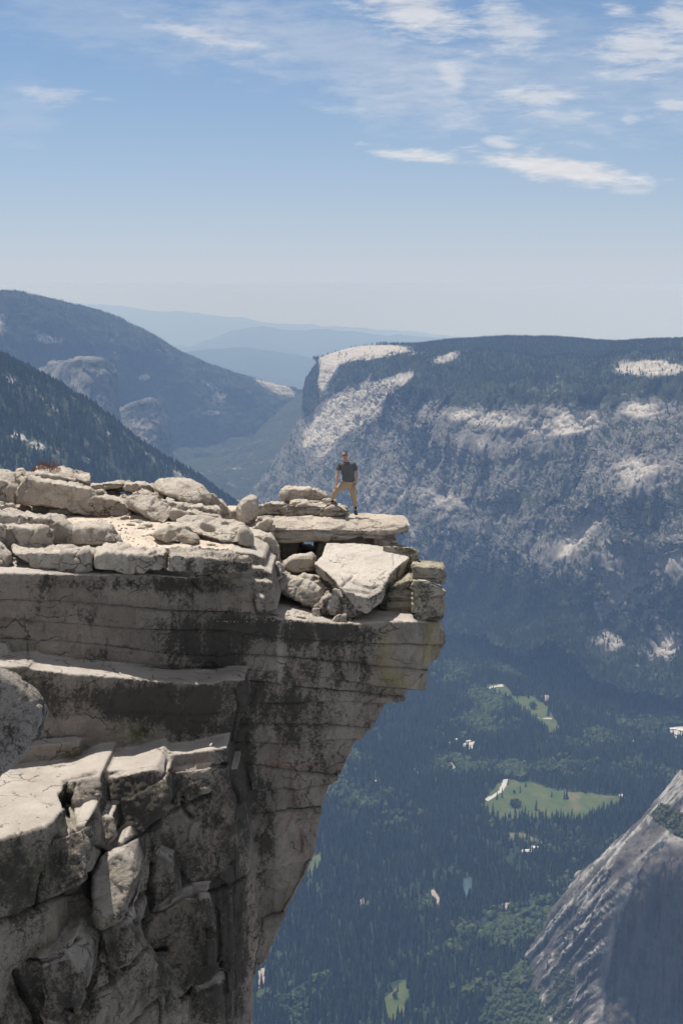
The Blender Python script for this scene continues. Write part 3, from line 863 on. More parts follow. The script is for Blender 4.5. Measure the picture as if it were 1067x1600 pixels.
def broad_tree(px, py, h, w, label, conifer=False, group=None):
    q = floor_pt(px, py, 0)
    e = bpy.data.objects.new("conifer_tree" if conifer else "broadleaf_tree", None); col.objects.link(e); e.location = q
    tag(e, label, "tree", group)
    if conifer:
        tv, tf = conifer_template(int(px), 7, 9, .14)
        tv = tv * np.array([w, w, h])
        mesh_arrays("crown", tv, tf, M_con, {'tint': np.full(len(tv), .3)}, smooth=False, parent=e)
    else:
        # crown of many leaf clumps spread over several lobes
        r = np.random.default_rng(int(px * 7 + py))
        V = []; Fc = []
        for k in range(420):
            d = r.normal(size=3); d /= np.linalg.norm(d)
            R = (r.random() ** .35)
            c = d * R * np.array([w * .5, w * .5, h * .42]) * (1 + .3 * math.sin(3 * d[0] + 5 * d[1])) + np.array([0, 0, h * .56])
            s = w * .075 * r.uniform(.6, 1.3)
            for q_ in range(2):
                a = r.normal(size=3); a /= np.linalg.norm(a); b = np.cross(a, r.normal(size=3)); b /= np.linalg.norm(b)
                i0 = len(V)
                V += [c + a * s, c + b * s, c - a * s, c - b * s]
                Fc.append((i0, i0 + 1, i0 + 2)); Fc.append((i0, i0 + 2, i0 + 3))
        mesh_arrays("crown", np.array(V), np.array(Fc), M_dec, {'tint': r.random(len(V)) * .6}, smooth=False, parent=e)
    bm = bmesh.new()
    bmesh.ops.create_cone(bm, cap_ends=True, segments=7, radius1=h * .03, radius2=h * .012, depth=h * .5)
    bmesh.ops.translate(bm, vec=(0, 0, h * .24), verts=bm.verts)
    bm_object("trunk", bm, M_bark, e)
broad_tree(805, 1260, 20, 30, "big round dark tree standing alone in the big meadow")
broad_tree(803, 1240, 11, 8, "small slim tree standing alone near the top of the big meadow")
broad_tree(832, 1107, 24, 24, "round dark tree standing alone in the upper meadow")
broad_tree(776, 1250, 30, 24, "tall dark tree on the left of the pair beside the pale meadow road", True)
broad_tree(784, 1247, 34, 24, "tall dark tree on the right of the pair beside the pale meadow road", True)
broad_tree(617, 1560, 16, 11, "small dark tree in the clearing at the foot of the forest")

# ---- buildings in the forest -----------------------------------------------------
M_white = NT("pale_roof").bsdf((0.50, 0.48, 0.45), .7)
M_wallb = NT("lodge_wall").bsdf((0.30, 0.24, 0.18), .9)
M_glass = NT("window_glass").bsdf((0.03, 0.04, 0.05), .2, None, .5)
def box_bm(bm, cx, cy, cz, sx, sy, sz):
    m = Matrix.Translation((cx, cy, cz)) @ Matrix.Diagonal((sx, sy, sz, 1))
    bmesh.ops.create_cube(bm, size=1, matrix=m)
def gable(L, Wd, h, rh, over=.6):
    bm = bmesh.new()
    vs = [bm.verts.new(p) for p in [(-L/2-over, -Wd/2-over, h), (L/2+over, -Wd/2-over, h), (L/2+over, Wd/2+over, h), (-L/2-over, Wd/2+over, h), (-L/2-over, 0, h+rh), (L/2+over, 0, h+rh)]]
    for f in [(0, 1, 5, 4), (2, 3, 4, 5), (1, 2, 5), (3, 0, 4), (3, 2, 1, 0)]:
        bm.faces.new([vs[i] for i in f])
    return bm
def cabin(px, py, L, Wd, h, rot, name, label, group=None, chim=False, wins=False, parts=True):
    q = floor_pt(px, py, 0)
    e = bpy.data.objects.new(name, None); col.objects.link(e); e.location = q; e.rotation_euler = (0, 0, rad(rot))
    tag(e, label, "building", group)
    bm = bmesh.new(); box_bm(bm, 0, 0, h / 2, L, Wd, h); bm_object("wall", bm, M_wallb, e, smooth=False)
    bm_object("roof", gable(L, Wd, h + .01, Wd * .28), M_white, e, smooth=False)
    if wins:
        k = max(3, int(L / 5))
        for i in range(k):
            x = -L / 2 + L * (i + .5) / k
            bm = bmesh.new(); box_bm(bm, x, -Wd / 2 - .04, h * .55, L / k * .45, .1, h * .35); bm_object("window", bm, M_glass, e, smooth=False)
    if chim:
        bm = bmesh.new(); box_bm(bm, L * .3, 0, h + Wd * .3, 1.6, 1.6, Wd * .3); bm_object("chimney", bm, M_wallb, e, smooth=False)
cabin(822, 1336, 26, 15, 12, 8, "lodge_building", "large white-roofed lodge building in the forest below the big meadow", None, True, True)
cabin(835, 1333, 16, 13, 17, -15, "lodge_building", "taller middle wing of the white-roofed lodge below the big meadow", None, True, True)
cabin(846, 1337, 9, 22, 9, 5, "lodge_building", "narrow right-hand building of the white-roofed lodge group", None, False, True)
r_ = random.Random(4)
spots = [(714, 1157), (722, 1168), (731, 1160), (738, 1171), (744, 1166), (752, 1173), (765, 1180), (728, 1153), (712, 1100), (719, 1101), (757, 1160), (705, 1163)]
for x, y in spots:
    cabin(x, y, r_.uniform(9, 16), r_.uniform(7, 10), 5, r_.uniform(-40, 40), "cabin", "small pale-roofed cabin among the trees between the two meadows", "pale-roofed cabins between the meadows", False, False)
for x, y in [(1040, 1146), (1050, 1141), (1058, 1150), (1063, 1143), (1046, 1166), (1058, 1168), (1032, 1152), (985, 1160), (1062, 1072), (1052, 1074), (1016, 1086)]:
    cabin(x, y, r_.uniform(14, 24), r_.uniform(9, 13), 6, r_.uniform(-30, 30), "cabin", "pale village building among trees at the foot of the wall on the right", "village buildings on the right", False, False)
for x, y in [(600, 1227), (588, 1222), (548, 1212), (536, 1221), (645, 1204), (652, 1209), (722, 1022), (738, 1024), (745, 1018), (704, 1018), (880, 1182), (884, 1179), (866, 1186)]:
    cabin(x, y, r_.uniform(8, 13), r_.uniform(6, 9), 4, r_.uniform(-40, 40), "cabin", "tiny pale roof showing through the valley forest away from the meadows", "scattered roofs in the valley forest", False, False)
# ================================================================== foreground rock
def prism_into(bm, poly, D, w, tilt=0.0, ch=0.0, cs=.9, dx=0.0, dz=0.0, bs=1.0, droop=0.0):
    """front outline given by pixels at distance D, carried back w metres"""
    poly = [tuple(p) for p in poly]
    area = sum(poly[i][0] * poly[(i + 1) % len(poly)][1] - poly[(i + 1) % len(poly)][0] * poly[i][1] for i in range(len(poly)))
    if area < 0: poly = poly[::-1]
    pa = np.array(poly, float)
    yb = pa[:, 1].max()
    Dv = np.array([D(x, y) if callable(D) else D for x, y in poly], float)
    Dv = Dv + tilt * (yb - pa[:, 1]) * Dv / F
    ring = W(pa[:, 0], pa[:, 1], Dv)
    c = ring.mean(0)
    rings = []
    if ch > 0:
        r0 = c + (ring - c) * cs
        r0[:, 1] = ring[:, 1] + (r0[:, 1] - ring[:, 1]) * .3
        rings.append(r0)
        rings.append(ring + np.array([0, ch, 0]))
    else:
        rings.append(ring)
    back = c + (ring - c) * np.array([bs, 1, bs]) + np.array([dx, w, dz])
    if ch > 0:
        rings.append(back - np.array([0, ch, 0]) * (1 if w > 3 * ch else .3))
        b2 = c + (ring - c) * np.array([bs * cs, 1, bs * cs]) + np.array([dx, w, dz])
        rings.append(b2)
    else:
        rings.append(back)
    vr = [[bm.verts.new(p) for p in r] for r in rings]
    n = len(poly)
    for a, b in zip(vr[:-1], vr[1:]):
        for i in range(n):
            j = (i + 1) % n
            bm.faces.new((a[i], b[i], b[j], a[j]))
    f1 = bm.faces.new(vr[0]); f2 = bm.faces.new(vr[-1][::-1])

def hull_into(bm, pts):
    """convex block round points (px, py, D)"""
    vs = [bm.verts.new(W(x, y, d)) for x, y, d in pts]
    r = bmesh.ops.convex_hull(bm, input=vs)
    junk = [g for g in r['geom_interior'] + r['geom_unused'] if isinstance(g, bmesh.types.BMVert)]
    if junk: bmesh.ops.delete(bm, geom=list(set(junk)), context='VERTS')

def whull_into(bm, pts):
    vs = [bm.verts.new(p) for p in pts]
    r = bmesh.ops.convex_hull(bm, input=vs)
    junk = [g for g in r['geom_interior'] + r['geom_unused'] if isinstance(g, bmesh.types.BMVert)]
    if junk: bmesh.ops.delete(bm, geom=list(set(junk)), context='VERTS')

def plan_into(bm, pts, zt, zb, flare=0.0):
    """pts: world (x, y) of the plan, top height zt, bottom zb"""
    area = sum(pts[i][0] * pts[(i + 1) % len(pts)][1] - pts[(i + 1) % len(pts)][0] * pts[i][1] for i in range(len(pts)))
    if area < 0: pts = pts[::-1]
    top = [bm.verts.new((x, y, zt)) for x, y in pts]
    bot = [bm.verts.new((x, y - flare if y < 32.5 else y, zb)) for x, y in pts]
    n = len(pts)
    for i in range(n):
        j = (i + 1) % n
        bm.faces.new((bot[i], bot[j], top[j], top[i]))
    bm.faces.new(top); bm.faces.new(bot[::-1])

def remeshed(bm, voxel, smooth=3, lam=.5):
    """voxel union of everything in bm, rounded; returns verts, faces (quads)"""
    bmesh.ops.recalc_face_normals(bm, faces=bm.faces[:])
    bmesh.ops.triangulate(bm, faces=bm.faces[:])
    me = bpy.data.meshes.new("tmp"); bm.to_mesh(me); bm.free()
    o = bpy.data.objects.new("tmp", me); col.objects.link(o)
    md = o.modifiers.new("r", 'REMESH'); md.mode = 'VOXEL'; md.voxel_size = voxel
    dg = bpy.context.evaluated_depsgraph_get(); dg.update()
    ev = o.evaluated_get(dg)
    m2 = bpy.data.meshes.new_from_object(ev)
    bpy.data.objects.remove(o); bpy.data.meshes.remove(me)
    nv = len(m2.vertices)
    V = np.empty(nv * 3, np.float32); m2.vertices.foreach_get("co", V); V = V.reshape(-1, 3).astype(float)
    E = np.empty(len(m2.edges) * 2, np.int32); m2.edges.foreach_get("vertices", E); E = E.reshape(-1, 2)
    L = np.empty(len(m2.loops), np.int32); m2.loops.foreach_get("vertex_index", L)
    ls = np.empty(len(m2.polygons), np.int32); m2.polygons.foreach_get("loop_start", ls)
    tot = np.diff(np.append(ls, len(L)))
    Q = L.reshape(-1, 4) if (tot == 4).all() else None
    if Q is None:
        Q = np.array([[L[a], L[a + 1], L[a + 2], L[a + 3]] if t == 4 else [L[a], L[a + 1], L[a + 2], L[a + 2]] for a, t in zip(ls, tot)])
    bpy.data.meshes.remove(m2)
    deg = np.bincount(E.ravel(), minlength=nv).astype(float)[:, None] + 1e-9
    def relax(A, k, lm):
        for _ in range(k):
            S = np.empty_like(A)
            for c in range(A.shape[1]):
                S[:, c] = np.bincount(E[:, 0], A[E[:, 1], c], nv) + np.bincount(E[:, 1], A[E[:, 0], c], nv)
            A = A + (S / deg - A) * lm
        return A
    V = relax(V, smooth, lam)
    return V, Q, relax

def normals(V, Q):
    n = np.cross(V[Q[:, 2]] - V[Q[:, 0]], V[Q[:, 3]] - V[Q[:, 1]])
    N = np.zeros_like(V)
    for k in range(4):
        for c in range(3):
            N[:, c] += np.bincount(Q[:, k], n[:, c], len(V))
    return N / (np.linalg.norm(N, axis=1, keepdims=True) + 1e-12)

M_gran = granite("granite", base=(0.60, 0.53, 0.445), base2=(0.42, 0.365, 0.305))
M_gran_b = granite("granite_warm", base=(0.61, 0.53, 0.435), base2=(0.46, 0.395, 0.32))
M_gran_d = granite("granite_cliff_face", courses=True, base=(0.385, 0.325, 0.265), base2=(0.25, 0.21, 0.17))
M_gran_y = granite("granite_lichened", base=(0.50, 0.44, 0.35), base2=(0.36, 0.315, 0.25))
M_coarse = granite("granite_coarse", base=(0.44, 0.39, 0.345), base2=(0.33, 0.30, 0.27), lich=.6, speck=1.6)
NR = [0]
def Dg(py):
    """distance at which the pixel row meets the bench the loose rocks lie on"""
    D = 36.0
    for _ in range(12):
        u = (800 - py) / F
        D = (-6.62 + .025 * (D - 33)) / ((-SP + CP * u) / (CP + SP * u))
    return D
def rock(name, label, parts, voxel=.05, smooth=4, amp=1.0, mat=None, lichen=0.0, yellow=0.0, moss=0.0, strat=0.0, group=None, cut=None, cat="rock", pit=None):
    NR[0] += 1
    bm = bmesh.new()
    rounded = cat == "boulder"
    voxel *= .8
    smooth = max(2, smooth - 2) if rounded else 1
    for p in parts:
        if p[0] == 'hull': hull_into(bm, p[1])
        else:
            kw = dict(p[3]) if len(p) > 3 else {}
            D_ = p[1]
            if D_ == 'g': D_ = max(33.25, Dg(max(q[1] for q in p[0])))
            if not rounded:
                kw['cs'] = 1 - (1 - kw.get('cs', .9)) * .5
                kw['ch'] = kw.get('ch', 0) * .3
            if 'dx' not in kw:               # carried back along the line of sight, so the outline keeps its width
                mx = np.mean([q[0] for q in p[0]]); kw['dx'] = (mx - 533.5) / F * p[2] * .9
            my = np.mean([q[1] for q in p[0]]); u_ = (800 - my) / F
            los = kw.pop('los', .9)
            kw['dz'] = kw.get('dz', 0) + (-SP + CP * u_) / (CP + SP * u_) * p[2] * los
            prism_into(bm, p[0], D_, p[2], **kw)
    V, Q, relax = remeshed(bm, voxel, smooth)
    N = normals(V, Q)
    s = NR[0] * 3.1
    size = (V.max(0) - V.min(0)).max()
    d = amp * (.055 * min(size, 2.5) * fbm(V, 1.1, 3, seed=s) + .030 * fbm(V, 3.2, 4, seed=s + 1) + .016 * fbm(V, 9, 3, True, seed=s + 2))
    # faceted breakage
    fs = 1.15 if rounded else 2.0
    h1, e1 = facets(V, 1.5, s); h2, e2 = facets(V, 3.6, s + 5)
    h3, e3 = facets(V, 9.0, s + 8)
    d += fs * amp * (.045 * h1 + .022 * h2 + .010 * h3)
    d -= fs * amp * .018 * np.exp(-(e1 / .035) ** 2)
    if rounded: d = relax(d[:, None], 1, .5)[:, 0]
    if strat:
        q = V * np.array([.35, .35, 5.5])
        g = fbm(q, 1.0, 3, True, seed=s + 4)
        side = 1 - np.abs(N[:, 2])
        d -= strat * sstep(.55, .95, g) * (.25 + side) * .11
        seam = sstep(.72, .96, g) * side * strat * .6
    else:
        seam = np.zeros(len(V))
    if pit:
        px, py = proj(V)
        for (cx, cy, rx, ry, dep) in pit:
            d -= dep * np.exp(-(((px - cx) / rx) ** 2 + ((py - cy) / ry) ** 2) ** 2) * (N[:, 2] > -.2) * (N[:, 1] < .5)
    V = V + N * d[:, None]
    if cut is not None: V = cut(V)
    org = np.array([V[:, 0].mean(), V[:, 1].mean(), V[:, 2].min()])
    nf = fbm(V, .9, 3, seed=s + 7)
    at = {'lichen': np.clip(lichen + nf * (.35 if lichen > 0 else .12), 0, 1.2), 'yellow': np.clip(yellow * (1 + nf), 0, 1), 'moss': np.clip(moss * (1 + nf), 0, 1),
          'seam': seam, 'pale': np.clip(fbm(V, 1.6, 3, seed=s + 9) * .8, 0, 1)}
    o = mesh_arrays(name, V, Q, mat or M_gran, at, True, None, org)
    if label: tag(o, label, cat, group)
    return o

# ---------------------------------------------------------------- the cliff itself
Dw = lambda x, y=0: 31.5 + x * .004348 + max(0, x - 648) * .03
bm = bmesh.new()
prism_into(bm, [(-170, 893), (0, 896), (100, 897), (258, 899), (300, 900), (316, 904), (330, 925), (341, 930), (334, 938), (337, 965), (337, 1120), (-170, 1120)], Dw, 4)
main_sil = [(686, 972), (685, 983), (695, 988), (692, 1008), (685, 1029), (671, 1040), (665, 1076), (646, 1079), (635, 1080), (632, 1093), (611, 1094), (603, 1099), (593, 1117), (582, 1136), (553, 1163), (543, 1185), (533, 1208), (515, 1222),
            (508, 1245), (501, 1271), (495, 1305), (490, 1334), (477, 1370), (452, 1415), (440, 1438), (429, 1462), (416, 1496), (392, 1522), (385, 1554), (380, 1590), (374, 1700), (368, 1820)]
prism_into(bm, [(-170, 1060), (200, 1000), (336, 958), (384, 961), (430, 966), (515, 974), (560, 975), (600, 972), (645, 971)] + main_sil + [(-170, 1820)], Dw, 6.6)
# plateau bench under the loose slabs and sand
prism_into(bm, [(-170, 871), (0, 872), (250, 872), (252, 990), (-170, 990)], 32.9, 9.2, dz=.12)
prism_into(bm, [(240, 872), (345, 876), (392, 881), (393, 905), (398, 990), (240, 990)], 32.9, 5.2, dz=.05)
# stepped blocks at the broken end of the bench
prism_into(bm, [(317, 893), (393, 893), (395, 965), (320, 965)], 33.0, 5)
prism_into(bm, [(340, 893), (366, 893), (366, 912), (340, 912)], 32.75, 2)
prism_into(bm, [(392, 886), (410, 888), (425, 896), (425, 907), (392, 908)], 33.0, 4)
prism_into(bm, [(368, 906), (394, 906), (424, 910), (431, 935), (434, 952), (414, 957), (400, 935), (368, 930)], 32.8, 4)
prism_into(bm, [(398, 930), (412, 934), (416, 958), (402, 956)], 32.5, 2)
prism_into(bm, [(342, 861), (393, 864), (412, 872), (414, 892), (345, 884)], 33.3, 4)
prism_into(bm, [(395, 868), (416, 872), (417, 886), (395, 884)], 33.6, 4)
# second bench block
prism_into(bm, [(-170, 1046), (0, 1043), (43, 1040), (47, 1045), (112, 1054), (191, 1059), (238, 1064), (311, 1069), (332, 1068), (350, 1063), (382, 1062), (386, 1112), (374, 1125), (366, 1161), (285, 1168), (206, 1184), (143, 1190), (49, 1196), (-170, 1210)], lambda x, y: 30.35 + x / 225, 2.9)
prism_into(bm, [(-170, 1185), (0, 1173), (103, 1161), (124, 1160), (127, 1185), (70, 1215), (0, 1225), (-170, 1250)], lambda x, y: 29.9 + x / 190, 2.2)
# third bench: wide sunlit ledge
zt = -11.1
def at_z(px, py, z=zt):
    q = on_floor(px, py, z); return (float(q[0]), float(q[1]))
front = [(-170, 1345), (0, 1312), (65, 1293), (84, 1280), (104, 1258), (96, 1240), (100, 1222), (112, 1216), (161, 1207), (240, 1193), (252, 1183), (269, 1179), (289, 1177), (325, 1172), (357, 1168)]
pl = [at_z(x, y) for x, y in front]
pl = pl + [(pl[-1][0], 34.0), (pl[0][0] - 2, 34.0)]
plan_into(bm, pl, zt, -19, 0.3)
# broken masses on the face below the ledge
prism_into(bm, [(108, 1222), (135, 1212), (156, 1212), (158, 1240), (152, 1276), (138, 1288), (120, 1294), (110, 1266)], 28.4, 3, .5, .15)
prism_into(bm, [(137, 1287), (150, 1278), (174, 1277), (178, 1300), (164, 1331), (150, 1316), (140, 1300)], 28.3, 3, .35, .1, .95)
prism_into(bm, [(79, 1314), (96, 1303), (106, 1302), (112, 1296), (134, 1290), (140, 1330), (139, 1379), (126, 1387), (58, 1414), (61, 1380), (66, 1355)], 26.6, 3, .35, .2, .88)
prism_into(bm, [(143, 1372), (157, 1346), (193, 1318), (206, 1345), (213, 1378), (191, 1436), (157, 1453), (144, 1442)], 27.2, 3, .55, .3, .8)
prism_into(bm, [(160, 1215), (245, 1196), (262, 1215), (262, 1268), (250, 1290), (200, 1318), (176, 1322), (160, 1290)], 29.2, 2, .25, .2, .92)
prism_into(bm, [(340, 1212), (372, 1200), (384, 1260), (392, 1340), (404, 1450), (388, 1540), (380, 1820), (336, 1820), (326, 1600), (340, 1520), (330, 1430), (342, 1360), (334, 1290)], lambda x, y: 31.0 + max(0, x - 330) / 45, 1.6)
prism_into(bm, [(272, 1180), (355, 1168), (354, 1192), (275, 1202)], 30.9, 2, 0)
prism_into(bm, [(268, 1206), (330, 1200), (326, 1236), (292, 1250), (276, 1262), (266, 1250)], 30.5, 2, .1)
prism_into(bm, [(-170, 1450), (0, 1434), (27, 1430), (60, 1412), (121, 1394), (190, 1436), (213, 1465), (240, 1500), (290, 1560), (300, 1700), (300, 2000), (-170, 1820)], lambda x, y: 26.4 + max(x, -320) / 85, 5)
prism_into(bm, [(-170, 1440), (0, 1448), (9, 1447), (20, 1478), (42, 1520), (28, 1560), (20, 1700), (-170, 1700)], 25.9, 3, .2, .2, .92)
prism_into(bm, [(50, 1505), (108, 1488), (132, 1520), (128, 1570), (96, 1640), (66, 1640), (60, 1560)], 25.8, 4, .1, .25, .85)
prism_into(bm, [(158, 1455), (200, 1440), (208, 1480), (200, 1510), (170, 1520), (160, 1500)], 27.5, 3, .2, .2, .85)
prism_into(bm, [(230, 1440), (256, 1412), (290, 1396), (324, 1398), (332, 1450), (333, 1520), (290, 1555), (254, 1486)], 30.0, 3, .12, .3, .88)
prism_into(bm, [(285, 1570), (310, 1540), (345, 1530), (352, 1700), (290, 1700)], 30.3, 3, .1, .3, .88)
prism_into(bm, [(228, 1345), (248, 1330), (270, 1345), (280, 1400), (240, 1428), (226, 1410)], 30.0, 3, .05, .2, .88)
V, Q, relax = remeshed(bm, .036, 2, .5)
px, py = proj(V)
N = normals(V, Q)
facing = sstep(.05, .5, -N[:, 1])
# courses of the wall: the cracks run right across
xs_ = np.array([-400, 0, 129, 200, 258, 340, 386, 455, 515, 553, 600, 643, 700])
courses = [
    [930, 937, 941, 946, 953, 957, 958, 960, 962, 964, 966, 968, 970],
    [962, 968, 975, 981, 984, 986, 991, 999, 1002, 1004, 1006, 1007, 1008],
    [990, 998, 1004, 1012, 1020, 1026, 1023, 1027, 1033, 1036, 1041, 1045, 1047],
    [1030, 1034, 1038, 1040, 1043, 1042, 1047, 1052, 1060, 1066, 1074, 1078, 1080],
    [1050, 1055, 1060, 1062, 1064, 1066, 1064, 1072, 1078, 1081, 1086, 1090, 1094],
    [1100, 1100, 1100, 1100, 1100, 1101, 1100, 1099, 1097, 1096, 1099, 1100, 1100],
    [1130, 1130, 1131, 1132, 1133, 1134, 1133, 1131, 1133, 1136, 1138, 1140, 1140],
    [1160, 1160, 1160, 1160, 1161, 1161, 1161, 1163, 1157, 1156, 1156, 1156, 1156],
    [1185, 1186, 1187, 1188, 1189, 1190, 1194, 1203, 1209, 1212, 1212, 1212, 1212],
    [1235, 1235, 1235, 1235, 1235, 1233, 1234, 1233, 1224, 1222, 1222, 1222, 1222],
    [1285, 1285, 1283, 1282, 1280, 1277, 1274, 1266, 1259, 1256, 1250, 1250, 1250],
    [1400, 1400, 1398, 1395, 1388, 1378, 1369, 1352, 1338, 1336, 1330, 1330, 1330],
    [1460, 1460, 1456, 1452, 1448, 1442, 1437, 1424, 1410, 1400, 1400, 1400, 1400],
    [1510, 1510, 1505, 1500, 1495, 1488, 1478, 1460, 1450, 1440, 1440, 1440, 1440],
]
wallzone = ((V[:, 1] > 31.2 + 0.0043 * px - .35) & ((px > 334) | (py < 1062))).astype(float)
wob = 2.2 * fbm(V * np.array([1, 1, .3]), .9, 3, seed=3)
lev = np.zeros(len(V), int)
seam = np.zeros(len(V)); sdist = np.full(len(V), 50.0); jst = np.zeros(len(V))
for k, cc in enumerate(courses):
    yc = np.interp(px, xs_, cc) + wob
    if k in (0, 1, 2):
        pass
    below = py > yc
    lev += below
    wd = 1.5 if k < 9 else 1.3
    wk = np.clip(.55 + .6 * fbm(V * np.array([1, 1, .1]), .6, 2, seed=k + 20), .1, 1)
    seam = np.maximum(seam, np.exp(-((py - yc) / wd) ** 2) * wk)
    nn = np.abs(py - yc) < np.abs(sdist)
    sdist = np.where(nn, py - yc, sdist); jst = np.where(nn, np.clip(wk * 1.3, 0, 1), jst)
offs = np.array([0.0, .03, -.03, .05, -.06, .04, -.10, .02, -.05, .05, -.07, .03, -.06, .04, -.03, .05])
# also each course steps in and out along its length where vertical joints cross it
jn = worley(np.stack([px / 95, lev * 3.7, np.zeros(len(V))], 1), 1.0, 5)
course_off = offs[np.clip(lev, 0, 15)] + .06 * jn[2]
vseam = np.exp(-((jn[1] - jn[0]) / .018) ** 2) * .35 * (fbm(V, .5, 2, seed=33) > .05)
d = np.zeros(len(V))
wz = wallzone * facing
wz = relax(wz[:, None], 3, .5)[:, 0]
d += wz * relax(course_off[:, None], 2, .5)[:, 0]
d -= wz * np.maximum(seam, vseam * .6) * .10
# cracks traced on the broken masses and benches
cracks = [
    ([(58, 1420), (63, 1370), (72, 1330), (84, 1312), (100, 1300), (108, 1296)], 2.4, .30), ([(104, 1300), (112, 1296), (140, 1287), (152, 1272)], 2.2, .22),
    ([(94, 1240), (106, 1270), (108, 1296)], 2.5, .25), ([(100, 1220), (120, 1216), (150, 1208)], 2, .15), ([(118, 1225), (112, 1250), (116, 1290)], 2, .18),
    ([(140, 1300), (150, 1318), (164, 1332), (195, 1318), (225, 1300), (262, 1270), (300, 1250), (325, 1238)], 2.2, .20), ([(141, 1330), (142, 1372)], 2.4, .25),
    ([(126, 1390), (90, 1402), (58, 1416)], 2.5, .25), ([(146, 1446), (160, 1454), (190, 1440), (212, 1392)], 2, .2), ([(284, 1248), (290, 1268), (300, 1276)], 3, .3),
    ([(205, 1412), (214, 1440), (216, 1462), (208, 1420), (225, 1396)], 3, .4), ([(238, 1350), (234, 1385), (240, 1425)], 3, .35), ([(226, 1440), (232, 1462), (246, 1482), (258, 1482)], 3, .4),
    ([(246, 1428), (270, 1410), (290, 1396), (330, 1392), (380, 1370)], 2, .2), ([(30, 1522), (40, 1550), (62, 1600), (80, 1640)], 6, .45), ([(49, 1504), (90, 1490), (126, 1464)], 2.5, .3),
    ([(160, 1455), (168, 1500), (168, 1520), (196, 1508)], 2.4, .25), ([(140, 1548), (180, 1525), (230, 1480)], 2.2, .2), ([(262, 1190), (262, 1206), (252, 1216)], 2, .2),
    ([(268, 1204), (300, 1200), (352, 1193)], 1.8, .2), ([(0, 1435), (28, 1430), (58, 1416)], 2.4, .2), ([(132, 1530), (136, 1560), (110, 1600)], 2.4, .25),
    ([(286, 1560), (300, 1545), (335, 1525), (345, 1500)], 2.2, .25), ([(200, 1600), (250, 1560), (252, 1600)], 2.2, .25),
    ([(0, 1122), (50, 1122), (120, 1116), (200, 1112), (300, 1118), (384, 1113)], 1.4, .05), ([(50, 1155), (100, 1152), (130, 1150)], 1.6, .08),
    ([(0, 1068), (40, 1062), (70, 1058)], 1.6, .10), ([(366, 1075), (372, 1100), (362, 1160)], 1.8, .1), ([(168, 998), (166, 1020), (160, 1040)], 1.3, .05), ([(43, 996), (45, 1034)], 1.3, .05),
    ([(300, 901), (303, 912), (318, 925)], 1.6, .1), ([(120, 952), (150, 958)], 1, .03), ([(473, 1313), (470, 1330)], 1.6, .08), ([(470, 1300), (472, 1320)], 1.4, .06),
]
cz = np.zeros(len(V))
for line, wd, dep in cracks:
    xs2 = [p[0] for p in line]; ys2 = [p[1] for p in line]
    sel = np.where((px > min(xs2) - 25) & (px < max(xs2) + 25) & (py > min(ys2) - 25) & (py < max(ys2) + 25) & (N[:, 1] < .4) & (V[:, 1] < 34.5))[0]
    if len(sel) == 0: continue
    jx = 1.8 * fbm(V[sel], 2.5, 3, seed=9); jy = 1.8 * fbm(V[sel], 2.5, 3, seed=10)
    dd = seg_dist(px[sel] + jx, py[sel] + jy, line)
    e = np.exp(-(dd / wd) ** 2)
    d[sel] -= e * dep * .8
    cz[sel] = np.maximum(cz[sel], np.exp(-(dd / (wd * .8)) ** 2))
# rugged breakage, strongest in the lower left
rug = sstep(1205, 1250, py) * sstep(425, 350, px) * facing
lvl3 = sstep(27.6, 29.4, V[:, 1]) * 0 + 1
fh1, fe1 = facets(V * np.array([1.0, 1.0, .6]), .62, 4)
fh2, fe2 = facets(V * np.array([1.2, 1.0, .8]), 2.2, 6)
fh3, fe3 = facets(V, 5.5, 8)
# each cell is a tilted facet
d += rug * (.20 * fh1 + .05 * fh2 + .02 * fh3 + .04 * fbm(V, .8, 3, True, seed=8))
d += (1 - rug) * facing * (.035 * fh2 + .022 * fh3)
d += .05 * fbm(V, .55, 3, seed=1) + .035 * fbm(V, 2.1, 4, seed=2) * (.5 + .8 * facing) + .022 * fbm(V, 6.5, 4, True, seed=5) * (.35 + .8 * facing)
